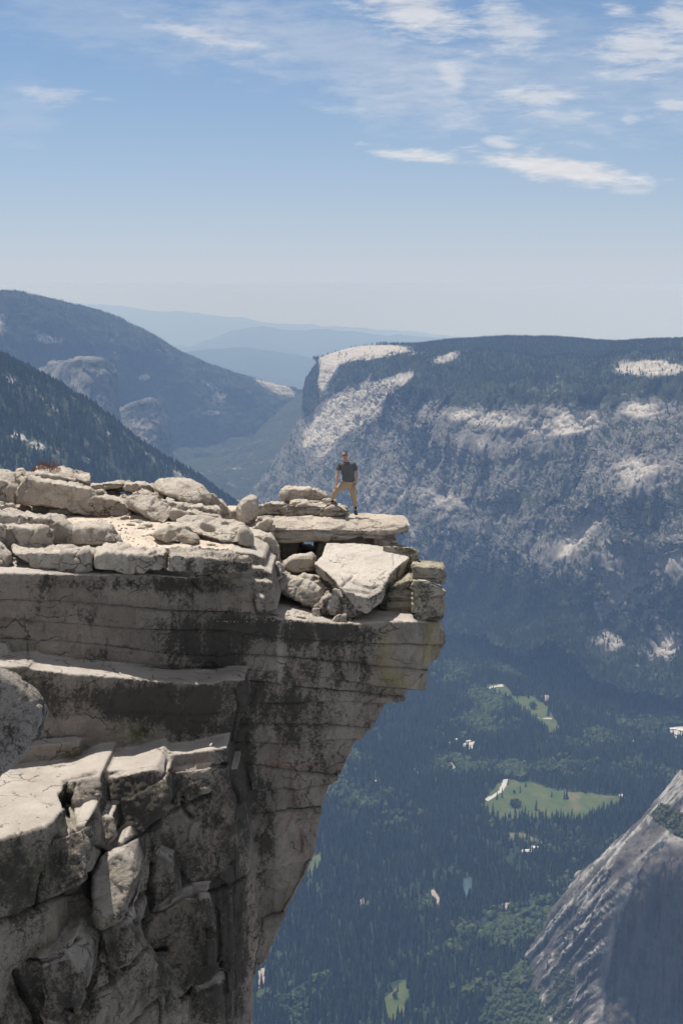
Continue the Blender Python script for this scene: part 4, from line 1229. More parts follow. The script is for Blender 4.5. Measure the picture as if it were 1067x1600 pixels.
# fluted, water worn strip right of the blocks
flute = sstep(325, 350, px) * sstep(440, 400, px) * sstep(1180, 1230, py) * facing
d += flute * .05 * fbm(V * np.array([3.2, 1, .22]), 1.0, 3, True, seed=11)
V = V + N * d[:, None]
px, py = proj(V)
ff = (N[:, 1] < .15) & (V[:, 1] < 36)
lich = blobs(px, py, [
    (440, 985, 110, 26, 2, .8), (310, 1010, 75, 45, 10, .55), (300, 915, 60, 14, 0, .5), (150, 912, 190, 10, 0, .38), (100, 960, 60, 30, 0, .05), (520, 985, 45, 26, 0, .5), (500, 1050, 50, 28, 0, .35), (360, 1000, 26, 50, 0, .5),
    (185, 1095, 130, 30, 4, .8), (300, 1110, 90, 45, 0, .75), (340, 1085, 50, 20, 0, .4), (60, 1095, 60, 22, 20, .5), (205, 1245, 75, 42, -20, .85), (100, 1260, 22, 40, 0, .35), (300, 1230, 40, 40, 0, .4),
    (35, 1370, 50, 60, 0, .75), (365, 1330, 28, 220, 4, .65), (352, 1500, 40, 170, 0, .7), (416, 1330, 12, 100, 3, .55), (395, 1080, 26, 60, 0, .45), (450, 1110, 60, 40, 0, .35), (100, 1360, 26, 40, 0, .35), (180, 1390, 30, 50, 0, .35),
    (250, 1340, 60, 80, 20, .4), (290, 1460, 70, 90, 0, .4), (160, 1520, 120, 70, 0, .4), (60, 1560, 60, 60, 0, .4), (560, 1020, 30, 60, 0, .25), (360, 1190, 20, 40, 0, .6), (400, 1240, 40, 50, 0, .35), (470, 1150, 50, 60, 0, .3), (385, 1160, 22, 40, 0, .4),
    (310, 880, 22, 10, 0, .0), (150, 1165, 70, 22, 0, -.6), (110, 1140, 80, 16, 0, -.3), (438, 1010, 7, 70, 0, -.5), (492, 1000, 5, 20, 0, -.5), (455, 1330, 18, 200, -12, -.3), (620, 1040, 50, 40, 0, -.3), (80, 1000, 130, 26, 0, -.3),
])
lich = lich * 1.05 + .29 + .40 * fbm(V * np.array([1, 1, .45]), .9, 4, seed=6)
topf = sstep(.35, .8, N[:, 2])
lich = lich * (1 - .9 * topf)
lich = np.clip(lich, 0, 1.25)
red = blobs(px, py, [(592, 1035, 10, 22, 0, .8), (470, 1050, 50, 14, 0, .45), (415, 1078, 8, 14, 0, .7), (455, 1195, 60, 10, 0, .7), (465, 1240, 10, 30, 0, .7), (440, 1160, 40, 14, 0, .4), (470, 1275, 40, 10, 0, .6), (475, 1310, 12, 26, 0, .5), (345, 1300, 14, 60, 20, .4), (370, 1070, 12, 20, 0, .3), (600, 1100, 30, 14, 0, .4), (310, 985, 20, 14, 0, .35)])
yel = blobs(px, py, [(600, 998, 10, 16, 20, .9), (612, 1062, 22, 22, 40, .8), (668, 1000, 9, 46, 4, .95), (682, 978, 8, 8, 0, .9), (640, 1070, 40, 8, 0, .5), (361, 899, 9, 6, 0, .9), (560, 1180, 20, 20, 0, .3), (450, 1400, 10, 40, 20, .25), (600, 1030, 16, 26, 30, .5), (680, 1020, 14, 20, 0, .6)])
moss = blobs(px, py, [(218, 1130, 16, 26, 0, .8), (200, 1150, 40, 16, 0, .4), (112, 1178, 18, 12, 0, .9), (35, 1370, 50, 60, 0, 1.1), (120, 1440, 60, 30, 0, .5), (300, 1480, 40, 90, 0, .45), (40, 1560, 40, 50, 0, .4), (230, 1110, 90, 40, 0, .35), (110, 1282, 14, 22, 0, .6), (10, 1052, 30, 10, 0, .7), (155, 1330, 12, 20, 0, .5), (185, 1360, 20, 20, 0, .4), (80, 1480, 30, 20, 0, .5), (230, 1560, 60, 40, 0, .4), (165, 1470, 26, 30, 0, .5), (300, 1070, 40, 12, 0, .3), (60, 1075, 24, 12, 0, .5)])
pale = blobs(px, py, [(438, 1000, 5, 55, 0, .38), (400, 1240, 24, 30, 0, .2), (190, 1095, 14, 12, 0, .5)])
sm = np.clip(np.maximum(seam * wz, vseam * wz * .6) * .9 + cz * .8, 0, 1)
z0 = np.zeros(len(V))
org = np.array([-5.0, 33.0, -26.0])
g = lambda a: np.where(ff, a, 0)
cliff = mesh_arrays("cliff", V, Q, M_gran_d, {'lichen': lich, 'red': g(red), 'yellow': g(yel), 'moss': g(moss), 'pale': np.clip(np.maximum(g(pale), topf * (.75 + .5 * fbm(V, 1.5, 3, seed=70))), 0, 1), 'seam': sm * .55, 'joint': sdist, 'jointed': jst * wz}, True, None, org)  # pale: upward faces lighter than the steep ones
tag(cliff, "overhanging layered granite cliff", None, None, 'structure')
print("cliff verts", len(V))

# ---- sand and grit lying on the bench ----------------------------------------
SX, SY = 170, 150
gx = np.linspace(-15, -2.35, SX); gy = np.linspace(33.1, 43.8, SY)
GS = np.stack(np.meshgrid(gx, gy, indexing='ij') + [np.zeros((SX, SY))], -1)
P_ = GS.reshape(-1, 3)
pxg, pyg = proj(P_ + np.array([0, 0, -6.45]))
zz = -6.62 + .025 * (P_[:, 1] - 33) + .10 * fbm(P_, .45, 3, seed=4) + .05 * fbm(P_, 1.8, 4, seed=5) + .025 * fbm(P_, 6, 4, True, seed=6)
edge_ = np.minimum(sstep(-2.35, -2.8, P_[:, 0]), np.minimum(sstep(33.1, 33.3, P_[:, 1]), sstep(0, -.8, P_[:, 1] - np.interp(P_[:, 0], [-15, -6.5, -4.6, -2.4], [43.4, 41.8, 39.0, 37.4]))))
GS[..., 2] = (zz - .9 * (1 - edge_)).reshape(SX, SY)
sm_ = NT("granite_sand")
pp = sm_.n('ShaderNodeNewGeometry').outputs['Position']
c = sm_.mix(sm_.step(sm_.noise(pp, 1.2, 5, .6), .35, .7), (0.55, 0.465, 0.375), (0.45, 0.375, 0.30))
c = sm_.mix(sm_.math('MULTIPLY', sm_.step(sm_.noise(pp, 38, 4, .8), .52, .66), .45), c, (0.20, 0.16, 0.13))
M_sandg = sm_.bsdf(c, .95, sm_.bump(sm_.noise(pp, 22, 8, .75), .05, .8), .1)
o = mesh_arrays("sandy_ground", GS.reshape(-1, 3), grid_faces(SX, SY), M_sandg)
tag(o, None, None, None, 'structure')
def ground_z(x, y):
    i = int(np.clip(np.searchsorted(gx, x), 0, SX - 1)); j = int(np.clip(np.searchsorted(gy, y), 0, SY - 1))
    return GS[i, j, 2]
# grit: more small stones than one could count
Vs = []; Fs = []; off = 0
bm = bmesh.new(); bmesh.ops.create_icosphere(bm, subdivisions=1, radius=1)
iv = np.array([v.co[:] for v in bm.verts]); fi = np.array([[v.index for v in f.verts] for f in bm.faces]); bm.free()
for k in range(2200):
    x = rng.uniform(-9, -2.6); y = rng.uniform(33.2, 42.5)
    if k % 3 == 0: x = rng.uniform(-7, -3); y = rng.uniform(33.3, 37)
    s_ = .006 + .034 * rng.random() ** 5
    if y > np.interp(x, [-15, -6.5, -4.6, -2.4], [43.4, 41.8, 39.0, 37.4]) - .8: continue
    q = iv * (1 + .3 * rng.normal(size=(len(iv), 1))) * s_ * np.array([1.2, 1, .7]) + np.array([x, y, ground_z(x, y) + s_ * .2])
    Vs.append(q); Fs.append(fi + off); off += len(iv)
for k in range(700):        # grit on the lower benches
    if k % 2: px_k, py_k, z_k = rng.uniform(5, 240), rng.uniform(1195, 1290), zt
    else: px_k, py_k, z_k = rng.uniform(340, 500), rng.uniform(957, 972), -8.35
    q0 = on_floor(px_k, py_k, z_k)
    if z_k == zt and q0[1] < np.interp(px_k, [0, 65, 106, 112, 250], [26.2, 26.9, 28.2, 29.8, 30.6]): continue
    s_ = .006 + .02 * rng.random() ** 4
    q = iv * (1 + .3 * rng.normal(size=(len(iv), 1))) * s_ + q0
    Vs.append(q); Fs.append(fi + off); off += len(iv)
o = mesh_arrays("gravel", np.concatenate(Vs), np.concatenate(Fs), M_gran_b, None, False)
tag(o, "loose granite gravel strewn over the sandy bench", None, None, 'stuff')

# ---------------------------------------------------------------- loose rocks
R = rock
R("rock_slab", "long thick slab leaning down to the right above a dark gap",
  [([(25, 783), (25, 766), (34, 751), (44, 748), (90, 755), (142, 765), (150, 777), (172, 779), (196, 784), (209, 803), (200, 810), (164, 807), (90, 793)], 37.6, 1.1, dict(los=0.5, ch=.08, cs=.95))], strat=.25)
R("rock_slab", "thin flat slab lying just behind the long leaning slab, shrub at its back",
  [([(54, 748), (56, 741), (90, 743), (135, 752), (142, 751), (142, 759), (130, 762), (90, 756)], 38.9, 1.6, dict(los=0.3, dz=.12, ch=.05, cs=.95))], strat=.2)
R("rock", "flat pale rock at the far left top edge in front of the shrub",
  [([(-60, 760), (-50, 740), (0, 738), (17, 739), (52, 743), (53, 752), (28, 770), (0, 766)], 38.8, 1.5, dict(tilt=1.2, ch=.06))])
R("rock", "squarish block at the left edge beside the end of the long leaning slab",
  [([(-70, 786), (-70, 748), (0, 751), (11, 752), (22, 762), (21, 786)], 37.3, .9, dict(ch=.08))])
R("rock", "small pale block under the squarish block at the left edge",
  [([(-30, 803), (-30, 788), (0, 787), (20, 789), (22, 802)], 36.9, .6, dict(ch=.05))], .035, 3)
R("rock", "small rounded stone on the skyline left of the red shrub",
  [([(26, 741), (29, 735), (36, 734), (46, 740), (45, 744), (28, 744)], 40.0, .5, dict(ch=.05))], .03, 4)
R("rock", "pale hump of rock on the skyline at the left edge of the view",
  [([(-60, 748), (-50, 737), (0, 735), (14, 737), (20, 743), (0, 748)], 40.5, 1.0, dict(ch=.06))], .04, 4)
R("rock", "smooth slanting block behind the front block at the far left",
  [([(-40, 860), (-40, 804), (0, 804), (15, 803), (60, 808), (97, 816), (112, 831), (128, 853), (127, 860)], 33.8, .9, dict(los=0.3, ch=.07, cs=.96))], lichen=.02)
R("rock", "front block with a pale chipped top edge at the far left",
  [([(3, 862), (8, 824), (30, 823), (74, 824), (81, 832), (83, 842), (82, 862)], 33.2, .75, dict(los=0.3, ch=.06, cs=.96))])
R("rock", "narrow block cut by the left edge of the view beside the chipped block",
  [([(-60, 850), (-60, 820), (0, 821), (7, 823), (8, 846), (0, 850)], 32.9, .6, dict(ch=.05))], .04)
R("boulder", "dark-sided boulder at the left edge just above the long cliff top edge",
  [([(-70, 894), (-70, 830), (-20, 838), (2, 851), (18, 868), (19, 879), (9, 893)], 32.2, 1.0, dict(ch=.2, cs=.8, tilt=.3))], .05, 6, cat="boulder")
R("boulder", "rounded shaded boulder between the slanting block and the sandy slope",
  [([(101, 858), (100, 822), (128, 818), (153, 817), (172, 825), (186, 842), (192, 857)], 33.6, 1.3, dict(ch=.3, cs=.7, tilt=.25))], .05, 7, cat="boulder")
R("rock_slab", "leftmost slab of the row along the cliff top, its left end broken off",
  [([(18, 866), (20, 863), (80, 864), (144, 864), (149, 869), (148, 893), (126, 894), (54, 890), (32, 877)], 32.25, .95, dict(los=0, ch=.05, cs=.97))], strat=.1)
R("rock_slab", "middle slab of the row along the cliff top, pale rim with a scooped edge",
  [([(149, 893), (149, 868), (165, 863), (200, 866), (230, 869), (258, 867), (260, 873), (258, 888), (248, 891), (200, 895)], 32.15, 1.05, dict(los=0, ch=.06, cs=.96))], strat=.1)
R("rock_slab", "right slab of the row along the cliff top, blotched with black lichen",
  [([(261, 893), (261, 869), (270, 866), (320, 871), (357, 875), (391, 879), (394, 886), (391, 893), (330, 895)], 32.0, 1.1, dict(los=0, ch=.05, cs=.96))], lichen=.6, mat=M_gran, strat=.1)
for i, (poly, D_, lab) in enumerate([
    ([(24, 806), (24, 790), (36, 788), (48, 792), (52, 806)], 38.2, "small dark stone wedged under the left end of the long leaning slab"),
    ([(50, 808), (52, 792), (66, 791), (78, 796), (76, 810)], 38.3, "middle dark stone wedged under the long leaning slab"),
    ([(74, 812), (78, 796), (100, 795), (116, 799), (118, 808), (108, 816), (86, 816)], 37.9, "rounded dark stone wedged under the middle of the long leaning slab"),
    ([(116, 822), (118, 800), (150, 804), (176, 808), (180, 822)], 38.6, "broad dark stone under the right half of the long leaning slab")]):
    R("rock", lab, [(poly, D_, .7, dict(ch=.12, cs=.8))], .045, 5)
R("boulder", "large pale domed boulder on the skyline, the biggest left of the person",
  [([(242, 768), (245, 757), (258, 750), (275, 749), (299, 753), (314, 762), (325, 776), (324, 786), (315, 790), (296, 789), (274, 778), (250, 772)], 'g', 1.7, dict(ch=.28, cs=.80, tilt=.9))], .05, 7, cat="boulder", amp=1.2)
R("rock_slab", "slab standing tilted on its edge right behind the large domed boulder",
  [([(326, 784), (327, 772), (335, 770), (348, 785), (366, 809), (358, 813), (343, 808), (334, 797)], 40.6, .7, dict(ch=.06, cs=.94))], .045, 4)
R("boulder", "upright egg-shaped boulder on the skyline left of the summit slabs",
  [([(371, 810), (369, 794), (377, 780), (390, 775), (401, 778), (405, 790), (402, 806), (396, 820), (388, 824), (377, 820)], 37.0, .75, dict(ch=.22, cs=.72, tilt=.15))], .04, 9, amp=.8, cat="boulder")
R("rock", "small pale stone low on the skyline left of the egg-shaped boulder",
  [([(360, 808), (362, 799), (369, 798), (372, 806), (370, 812)], 39.6, .5, dict(ch=.08))], .035, 4)
R("rock_slab", "thin flat slab lying in front of the tilted standing slab",
  [([(280, 796), (281, 791), (310, 792), (338, 795), (341, 799), (340, 808), (330, 808), (300, 800)], 'g', 1.2, dict(ch=.03, cs=.97))], .04, 3, strat=.3)
R("rock_slab", "flat lens-shaped slab on the skyline just left of the large domed boulder",
  [([(193, 762), (197, 757), (215, 756), (238, 759), (242, 763), (238, 770), (215, 769), (196, 766)], 40.6, 1.2, dict(ch=.05, cs=.93))], .04, 4, strat=.4)
R("rock_slab", "thin skyline slab right of the long leaning slab, shadow below it",
  [([(139, 760), (144, 756), (170, 755), (192, 754), (196, 757), (190, 763), (165, 765), (144, 765)], 40.6, 1.2, dict(ch=.04, cs=.93))], .04, 4, strat=.4)
R("rock_slab", "small flat stone in front of the thin skyline slabs",
  [([(158, 771), (162, 766), (178, 765), (187, 768), (184, 773), (166, 775)], 'g', .7, dict(ch=.05))], .035, 4)
R("rock", "low rock beside the shoulder of the long leaning slab",
  [([(144, 772), (148, 765), (160, 767), (168, 775), (160, 779), (150, 778)], 'g', .8, dict(ch=.06))], .035, 4)
R("rock_slab", "flat step of rock on the upper sandy slope behind the diagonal slab",
  [([(206, 770), (212, 766), (250, 770), (258, 776), (256, 784), (238, 783), (210, 778)], 'g', 1.2, dict(ch=.06, tilt=.8))], .04, 4, strat=.3)
R("rock_slab", "shaded flat step below the large domed boulder",
  [([(250, 781), (290, 787), (305, 792), (302, 797), (270, 794), (252, 790)], 'g', .9, dict(ch=.04))], .04, 3, strat=.4)
R("rock_slab", "diagonal pale slab sloping down to the right onto the sand",
  [([(200, 786), (200, 777), (210, 774), (224, 775), (246, 783), (267, 795), (266, 806), (256, 819), (250, 816), (225, 800)], 'g', .8, dict(tilt=1.1, ch=.08, cs=.93, dz=-.15))], .045, 4)
R("rock", "shaded rock between the diagonal slab and the holed boulder",
  [([(262, 812), (266, 796), (284, 797), (306, 806), (302, 816), (275, 814)], 'g', .9, dict(ch=.08))], .045, 4)
R("rock_slab", "flat broken step behind the holed boulder, under the thin flat slab",
  [([(282, 806), (284, 797), (300, 799), (330, 805), (341, 808), (345, 816), (310, 814)], 'g', 1.1, dict(ch=.05))], .045, 3, strat=.5)
R("boulder", "broad pale boulder with a round weathered hole in its top",
  [([(273, 826), (274, 811), (290, 807), (320, 808), (344, 810), (362, 812), (380, 820), (389, 832), (388, 842), (375, 849), (352, 848), (330, 842), (306, 834), (290, 830)], 34.1, 1.3, dict(tilt=1.5, ch=.14, cs=.9, dz=-.25)),
   ([(372, 852), (374, 832), (384, 826), (392, 836), (395, 845), (394, 857)], 33.9, 1.2, dict(ch=.1))], .04, 4, amp=.9, lichen=.04, pit=[(326, 823, 9.5, 5.2, .42), (352, 816, 6, 2.0, .12)], cat="boulder")
R("boulder", "low broken boulder lying on the sand in front of the holed boulder",
  [([(238, 838), (244, 829), (256, 825), (280, 824), (292, 826), (302, 835), (310, 844), (308, 850), (285, 852), (258, 846)], 'g', .9, dict(ch=.18, cs=.8, tilt=.4))], .04, 4, amp=1.5, mat=M_gran_b, cat="boulder")
R("rock", "angular tan rock propped between the egg-shaped boulder and the summit slab",
  [([(389, 828), (396, 822), (418, 811), (424, 812), (428, 822), (426, 839), (412, 838), (398, 834)], 36.7, .8, dict(ch=.12, cs=.85))], .04, 3, mat=M_gran_b, amp=1.1)
R("rock", "smooth squared block with a rounded right end, below the angular tan rock",
  [([(392, 866), (391, 836), (402, 836), (424, 838), (430, 846), (435, 858), (434, 874), (428, 875), (396, 867)], 35.3, 1.2, dict(ch=.12, cs=.88))], .045, 6)

R("rock", "narrow block wedged beneath the squared block at the end of the bench",
  [([(395, 884), (396, 867), (425, 872), (434, 876), (436, 890), (420, 892)], 35.6, 1.2, dict(ch=.05))], .045, 3)
R("rock_slab", "great projecting summit slab jutting out to the right, the person's lower foot on it", [
    ('hull', [(427, 832, 36.9), (436, 848, 37.0), (511, 845, 37.0), (420, 815, 37.4), (402, 808, 38.2), (511, 829, 36.9), (427, 825, 36.9), (404, 804, 39.2), (540, 803.5, 38.7), (540, 818, 37.2), (511, 836, 36.9), (404, 812, 41), (540, 806, 41), (540, 840, 37.05), (540, 838, 40.5), (410, 838, 40.5)]),
    ('hull', [(505, 845, 37.0), (505, 828, 36.95), (616, 837.5, 37.3), (640, 831, 37.6), (642, 820, 37.7), (640, 814, 38.1), (632, 805, 38.6), (625, 804, 38.9), (505, 803.5, 38.8), (505, 817, 37.3), (600, 822, 37.4), (616, 829, 37.3), (505, 807, 41), (630, 808, 40.6), (628, 825, 40.4), (505, 838, 40.4)]),
    ], .034, 3, amp=.5, strat=.9, mat=M_gran_b)
R("rock_slab", "left part of the layered slab lying on the summit slab, split off by a joint",
  [([(404, 804), (405, 791), (413, 788), (426, 786), (444, 787), (445, 804)], 38.3, 1.2, dict(ch=.05, cs=.95, bs=.9))], .035, 3, strat=.4, mat=M_gran_b)
R("rock_slab", "layered slab on the summit slab behind the person's raised foot",
  [([(447, 804), (447, 789), (480, 788), (515, 791), (536, 794), (543, 797), (542, 804), (520, 805)], 38.25, 1.1, dict(ch=.04, cs=.95)),
   ([(470, 790), (476, 787.5), (505, 786.5), (530, 790.5), (528, 795), (480, 795)], 38.6, .9, dict(ch=.03))], .035, 3, strat=1.0, mat=M_gran_b)
R("rock_slab", "rounded lens-shaped slab crowning the pile left of the person",
  [([(440, 777), (441, 770), (448, 765), (470, 764), (495, 765), (507, 770), (511, 777), (506, 781), (475, 783), (446, 783)], 39.3, 1.3, dict(ch=.14, cs=.86))], .04, 6, mat=M_gran_b)
R("rock_slab", "thin plate squeezed between the crowning slab and the layered slab",
  [([(452, 790), (455, 784), (480, 783), (514, 782), (524, 786), (528, 791), (500, 792)], 38.9, 1.2, dict(ch=.04))], .035, 3, strat=.6, mat=M_gran_b)
# hollow below the summit slab
R("rock", "shadowed rock at the back of the hollow, left of the gap of daylight",
  [([(400, 905), (400, 840), (440, 840), (470, 843), (471, 860), (474, 905)], 38.6, 2.2, dict(los=0, ch=.1))], .06, 4)
R("rock", "shadowed rock under the summit slab, right of the gap of daylight",
  [([(497, 960), (494, 868), (497, 838), (560, 836), (606, 836), (608, 960)], 37.9, 2.2, dict(los=0, ch=.1))], .06, 4)
R("rock", "low dark stone at the foot of the gap of daylight",
  [([(462, 905), (466, 867), (480, 866), (497, 868), (500, 905)], 38.8, 1.6, dict(los=0, ch=.1))], .05, 4)
R("rock", "small block holding up the right end of the summit slab, first of the pair",
  [([(584, 856), (585, 838), (598, 839), (599, 856)], 37.4, .9, dict(los=0.5, ch=.03))], .03, 3)
R("rock", "small block holding up the right end of the summit slab, outer of the pair",
  [([(600, 856), (600, 842), (605, 840), (614, 843), (617, 848), (616, 857)], 37.4, .9, dict(ch=.04))], .03, 3, mat=M_gran_b)
R("rock", "lichened block behind the upper right edge of the tilted slab",
  [([(596, 880), (598, 854), (622, 853), (640, 856), (652, 862), (652, 886), (640, 905), (600, 905)], 36.6, 2.0, dict(ch=.05, cs=.97))], .045, 4, lichen=.4, yellow=.25, mat=M_gran_y, amp=.5, strat=.5)
# the big tilted slab: sunlit top falling towards the viewer
top = [(510, 847, 36.6), (559, 848, 36.9), (600, 854, 36.9), (615, 860, 36.8), (641, 867, 36.7), (634, 874, 36.4), (617, 889, 35.7), (606, 900, 35.2), (600, 914, 34.6), (590, 928, 34.2), (574, 936, 33.9), (556, 930, 34.0), (534, 919, 34.3), (509, 893, 35.0), (490, 879, 35.4), (502, 868, 35.9)]
bm = bmesh.new()
tp = [W(x, y, d_) for x, y, d_ in top]
bt = [p + np.array([0, .12, -.42 - .08 * math.sin(i * 1.3)]) for i, p in enumerate(tp)]
cc_ = np.mean(tp, axis=0)
bt = [cc_ + (p - cc_) * np.array([.93, .93, 1]) for p in bt]
n_ = len(tp)
tv_ = [bm.verts.new(p) for p in tp]; bv_ = [bm.verts.new(p) for p in bt]
for i in range(n_):
    j = (i + 1) % n_
    bm.faces.new((tv_[i], tv_[j], bv_[j], bv_[i]))
bm.faces.new(tv_[::-1]); bm.faces.new(bv_)
V, Q, relax = remeshed(bm, .032, 3)
N = normals(V, Q); px, py = proj(V)
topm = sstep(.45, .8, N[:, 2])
d = .05 * fbm(V, 1.0, 3, seed=50) + .03 * fbm(V, 3, 4, seed=51) * (1 - .5 * topm) + .022 * fbm(V, 8, 4, True, seed=52) * (1.2 - .8 * topm * sstep(905, 880, py))
for line, wd, dep in [([(533, 916), (545, 906), (552, 901)], 1.5, .09), ([(553, 911), (565, 916), (580, 921), (590, 918)], 1.6, .08), ([(538, 921), (560, 924), (578, 928)], 1.6, .08), ([(615, 868), (616, 882)], 1.2, .05), ([(530, 893), (556, 898)], 1.1, .03), ([(590, 905), (603, 893)], 1.4, .05)]:
    d -= dep * np.exp(-(seg_dist(px + 1.5 * fbm(V, 3, 2, seed=1), py, line) / wd) ** 2)
b1, b2, idv = worley(V, 2.6, 60)
d += .05 * idv * (1 - topm) * sstep(0, .2, b2 - b1)
V = V + N * d[:, None]
nf = fbm(V, 1.1, 3, seed=55)
org = V.mean(0); org[2] = V[:, 2].min()
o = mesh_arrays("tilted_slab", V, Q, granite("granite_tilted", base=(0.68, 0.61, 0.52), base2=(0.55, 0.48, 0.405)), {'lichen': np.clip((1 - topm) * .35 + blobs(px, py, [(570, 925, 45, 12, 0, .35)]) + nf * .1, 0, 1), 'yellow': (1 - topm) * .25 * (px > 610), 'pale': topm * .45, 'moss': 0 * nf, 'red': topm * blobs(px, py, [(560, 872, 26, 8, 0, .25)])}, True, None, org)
tag(o, "big sunlit slab tilted toward the viewer like a tongue below the summit slab", "rock slab")

R("rock", "yellow-lichened block at the right tip of the outcrop, upper of the stack",
  [([(643, 905), (643, 883), (668, 885), (692, 888), (695, 898), (696, 908), (692, 913), (668, 908)], 35.4, 1.6, dict(los=0.5, ch=.05, cs=.96))], .04, 4, lichen=.4, yellow=.4, mat=M_gran_y, amp=.4, strat=.7)
R("rock", "shadowed angular block under the tilted slab, its lit end stained yellow",
  [([(592, 944), (606, 918), (640, 905), (652, 910), (652, 966), (599, 966)], 35.3, 2.2, dict(los=0.3)),
   ([(645, 968), (645, 908), (668, 911), (689, 917), (691, 924), (697, 926), (692, 933), (694, 948), (693, 964), (688, 970)], lambda x, y: 34.75 + max(0, x - 650) * .015, 2.4, dict(ch=.03, cs=.98))], .04, 3, lichen=.4, yellow=.35, mat=M_gran_y, amp=.4, strat=.8)
R("boulder", "smooth rounded boulder lying in the mouth of the dark hollow",
  [([(436, 886), (440, 878), (455, 869), (470, 866), (488, 865), (495, 873), (492, 885), (485, 894), (460, 898), (444, 894)], 35.9, .8, dict(ch=.2, cs=.75))], .035, 9, amp=.7, mat=M_gran_b, cat="boulder")
R("rock", "long wedge of rock slanting down to the right below the rounded boulder",
  [([(426, 903), (432, 896), (442, 895), (462, 906), (486, 916), (506, 930), (512, 946), (505, 956), (486, 948), (466, 936), (444, 924), (430, 914)], 34.5, 1.0, dict(ch=.16, cs=.84, tilt=.5))], .04, 4, amp=1.1)
R("rock", "smaller wedge between the long slanting wedge and the tilted slab",
  [([(466, 904), (474, 899), (490, 902), (506, 914), (518, 932), (512, 940), (496, 926), (478, 914)], 35.1, .9, dict(ch=.12, cs=.85, tilt=.5))], .04, 4)
R("rock", "dark crumbling rock supporting the lower tip of the tilted slab",
  [([(500, 964), (500, 936), (515, 926), (540, 928), (560, 940), (558, 966), (550, 972), (530, 964)], 34.2, 1.3, dict(ch=.08, cs=.9))], .04, 3, lichen=.55, amp=1.6)
R("rock", "shadowed block deep under the tilted slab, right of the crumbling rock",
  [([(562, 972), (563, 944), (590, 940), (598, 972)], 35.6, 1.2, dict(ch=.05))], .05, 3, lichen=.3)
R("rock", "small triangular stone below the crumbling rock on the cliff top edge",
  [([(518, 970), (524, 962), (530, 957), (540, 961), (541, 972), (530, 974)], 33.95, .4, dict(ch=.06, cs=.8))], .028, 3, mat=M_gran_b)
R("rock", "small squared stone in the shadow left of the triangular stone",
  [([(488, 962), (489, 951), (500, 951), (503, 963)], 34.3, .5, dict(ch=.04))], .03, 3)
R("rock", "broken stone lying in the gap left of the rounded boulder",
  [([(418, 896), (422, 884), (434, 880), (440, 892), (436, 902), (424, 902)], 34.6, .8, dict(ch=.08, cs=.85))], .035, 3, amp=1.4)
R("rock", "upright pale stone at the back left of the lower bench",
  [([(-40, 1032), (-40, 1006), (0, 1001), (12, 1002), (19, 1016), (31, 1028), (28, 1034)], 31.2, .5, dict(ch=.1, cs=.85, tilt=.3))], .035, 4)
# coarse boulder close by on the left, rooted in an outcrop outside the view
R("boulder", "coarse speckled boulder close by at the left edge, in front of the benches",
  [([(-300, 1500), (-300, 1060), (-200, 1040), (-40, 1045), (0, 1056), (22, 1066), (44, 1082), (66, 1106), (68, 1114), (60, 1130), (48, 1152), (30, 1180), (0, 1214), (-60, 1290), (-200, 1420), (-300, 1700)], 11.5, 2.5, dict(los=1.0, ch=.12, cs=.985, tilt=.1))], .03, 5, amp=.8, mat=M_coarse, cat="boulder")

# small stones lying about
for k, (x, y, dd, r_m, lab) in enumerate([
    (238, 842, 34.9, .10, None), (228, 826, 36.2, .12, None), (215, 820, 36.7, .10, None), (222, 830, 35.9, .09, None), (205, 829, 36.2, .08, None), (196, 816, 37.2, .09, None),
    (270, 822, 35.9, .09, None), (206, 806, 37.9, .10, None), (186, 778, 39.6, .12, None), (176, 782, 39.3, .1, None), (330, 856, 34.0, .07, None), (430, 958, 33.6, .08, None), (448, 962, 33.8, .06, None), (470, 964, 33.8, .07, None), (260, 850, 34.3, .06, None)]):
    q = W(x, y, dd)
    if x < 400: q[2] = ground_z(q[0], q[1]) + r_m * .15
    bm = bmesh.new(); bmesh.ops.create_icosphere(bm, subdivisions=3, radius=r_m)
    Vp = np.array([v.co[:] for v in bm.verts]); Fp = np.array([[v.index for v in f.verts] for f in bm.faces]); bm.free()
    n_ = fbm(Vp / r_m, .9, 3, seed=k); b1, b2, idv = worley(Vp / r_m, 1.3, k)
    Vp = Vp * (1 + .5 * n_ + .18 * idv)[:, None] * np.array([1.5, 1.1, .62])
    o = mesh_arrays("stone", Vp + q, Fp, M_gran_b, {'lichen': 0 * n_}, True, None, q)
    tag(o, "small loose stone on the ground among the slabs and boulders", "stone", "small loose stones between the boulders")

# ---- red-brown shrub on the skyline -------------------------------------------
q = W(73, 738.5, 39.5)
sh = bpy.data.objects.new("shrub", None); col.objects.link(sh); sh.location = q
tag(sh, "low rusty red-brown shrub on the skyline behind the slabs at the left", "shrub")
r = np.random.default_rng(5); V = []; Fc = []
for k in range(1500):
    a = r.uniform(0, 6.28); rr = r.random() ** .6; hgt = (1 - rr * rr) ** .5
    c = np.array([math.cos(a) * rr * .44, math.sin(a) * rr * .3, .02 + .28 * hgt * r.uniform(.55, 1.12) * (.8 + .3 * math.sin(a * 3))])
    dr = c / np.linalg.norm(c) + r.normal(size=3) * .4; dr /= np.linalg.norm(dr)
    sd = np.cross(dr, r.normal(size=3)); sd /= np.linalg.norm(sd)
    L_ = r.uniform(.03, .06); i0 = len(V)
    V += [c - sd * .006, c + sd * .006, c + dr * L_]; Fc.append((i0, i0 + 1, i0 + 2))
m = leaf_mat("dry_shrub_foliage", (0.13, 0.05, 0.03), (0.20, 0.085, 0.05), (0.26, 0.15, 0.09))
mesh_arrays("foliage", np.array(V), np.array(Fc), m, {'tint': r.random(len(V))}, False, sh)
bm = bmesh.new()
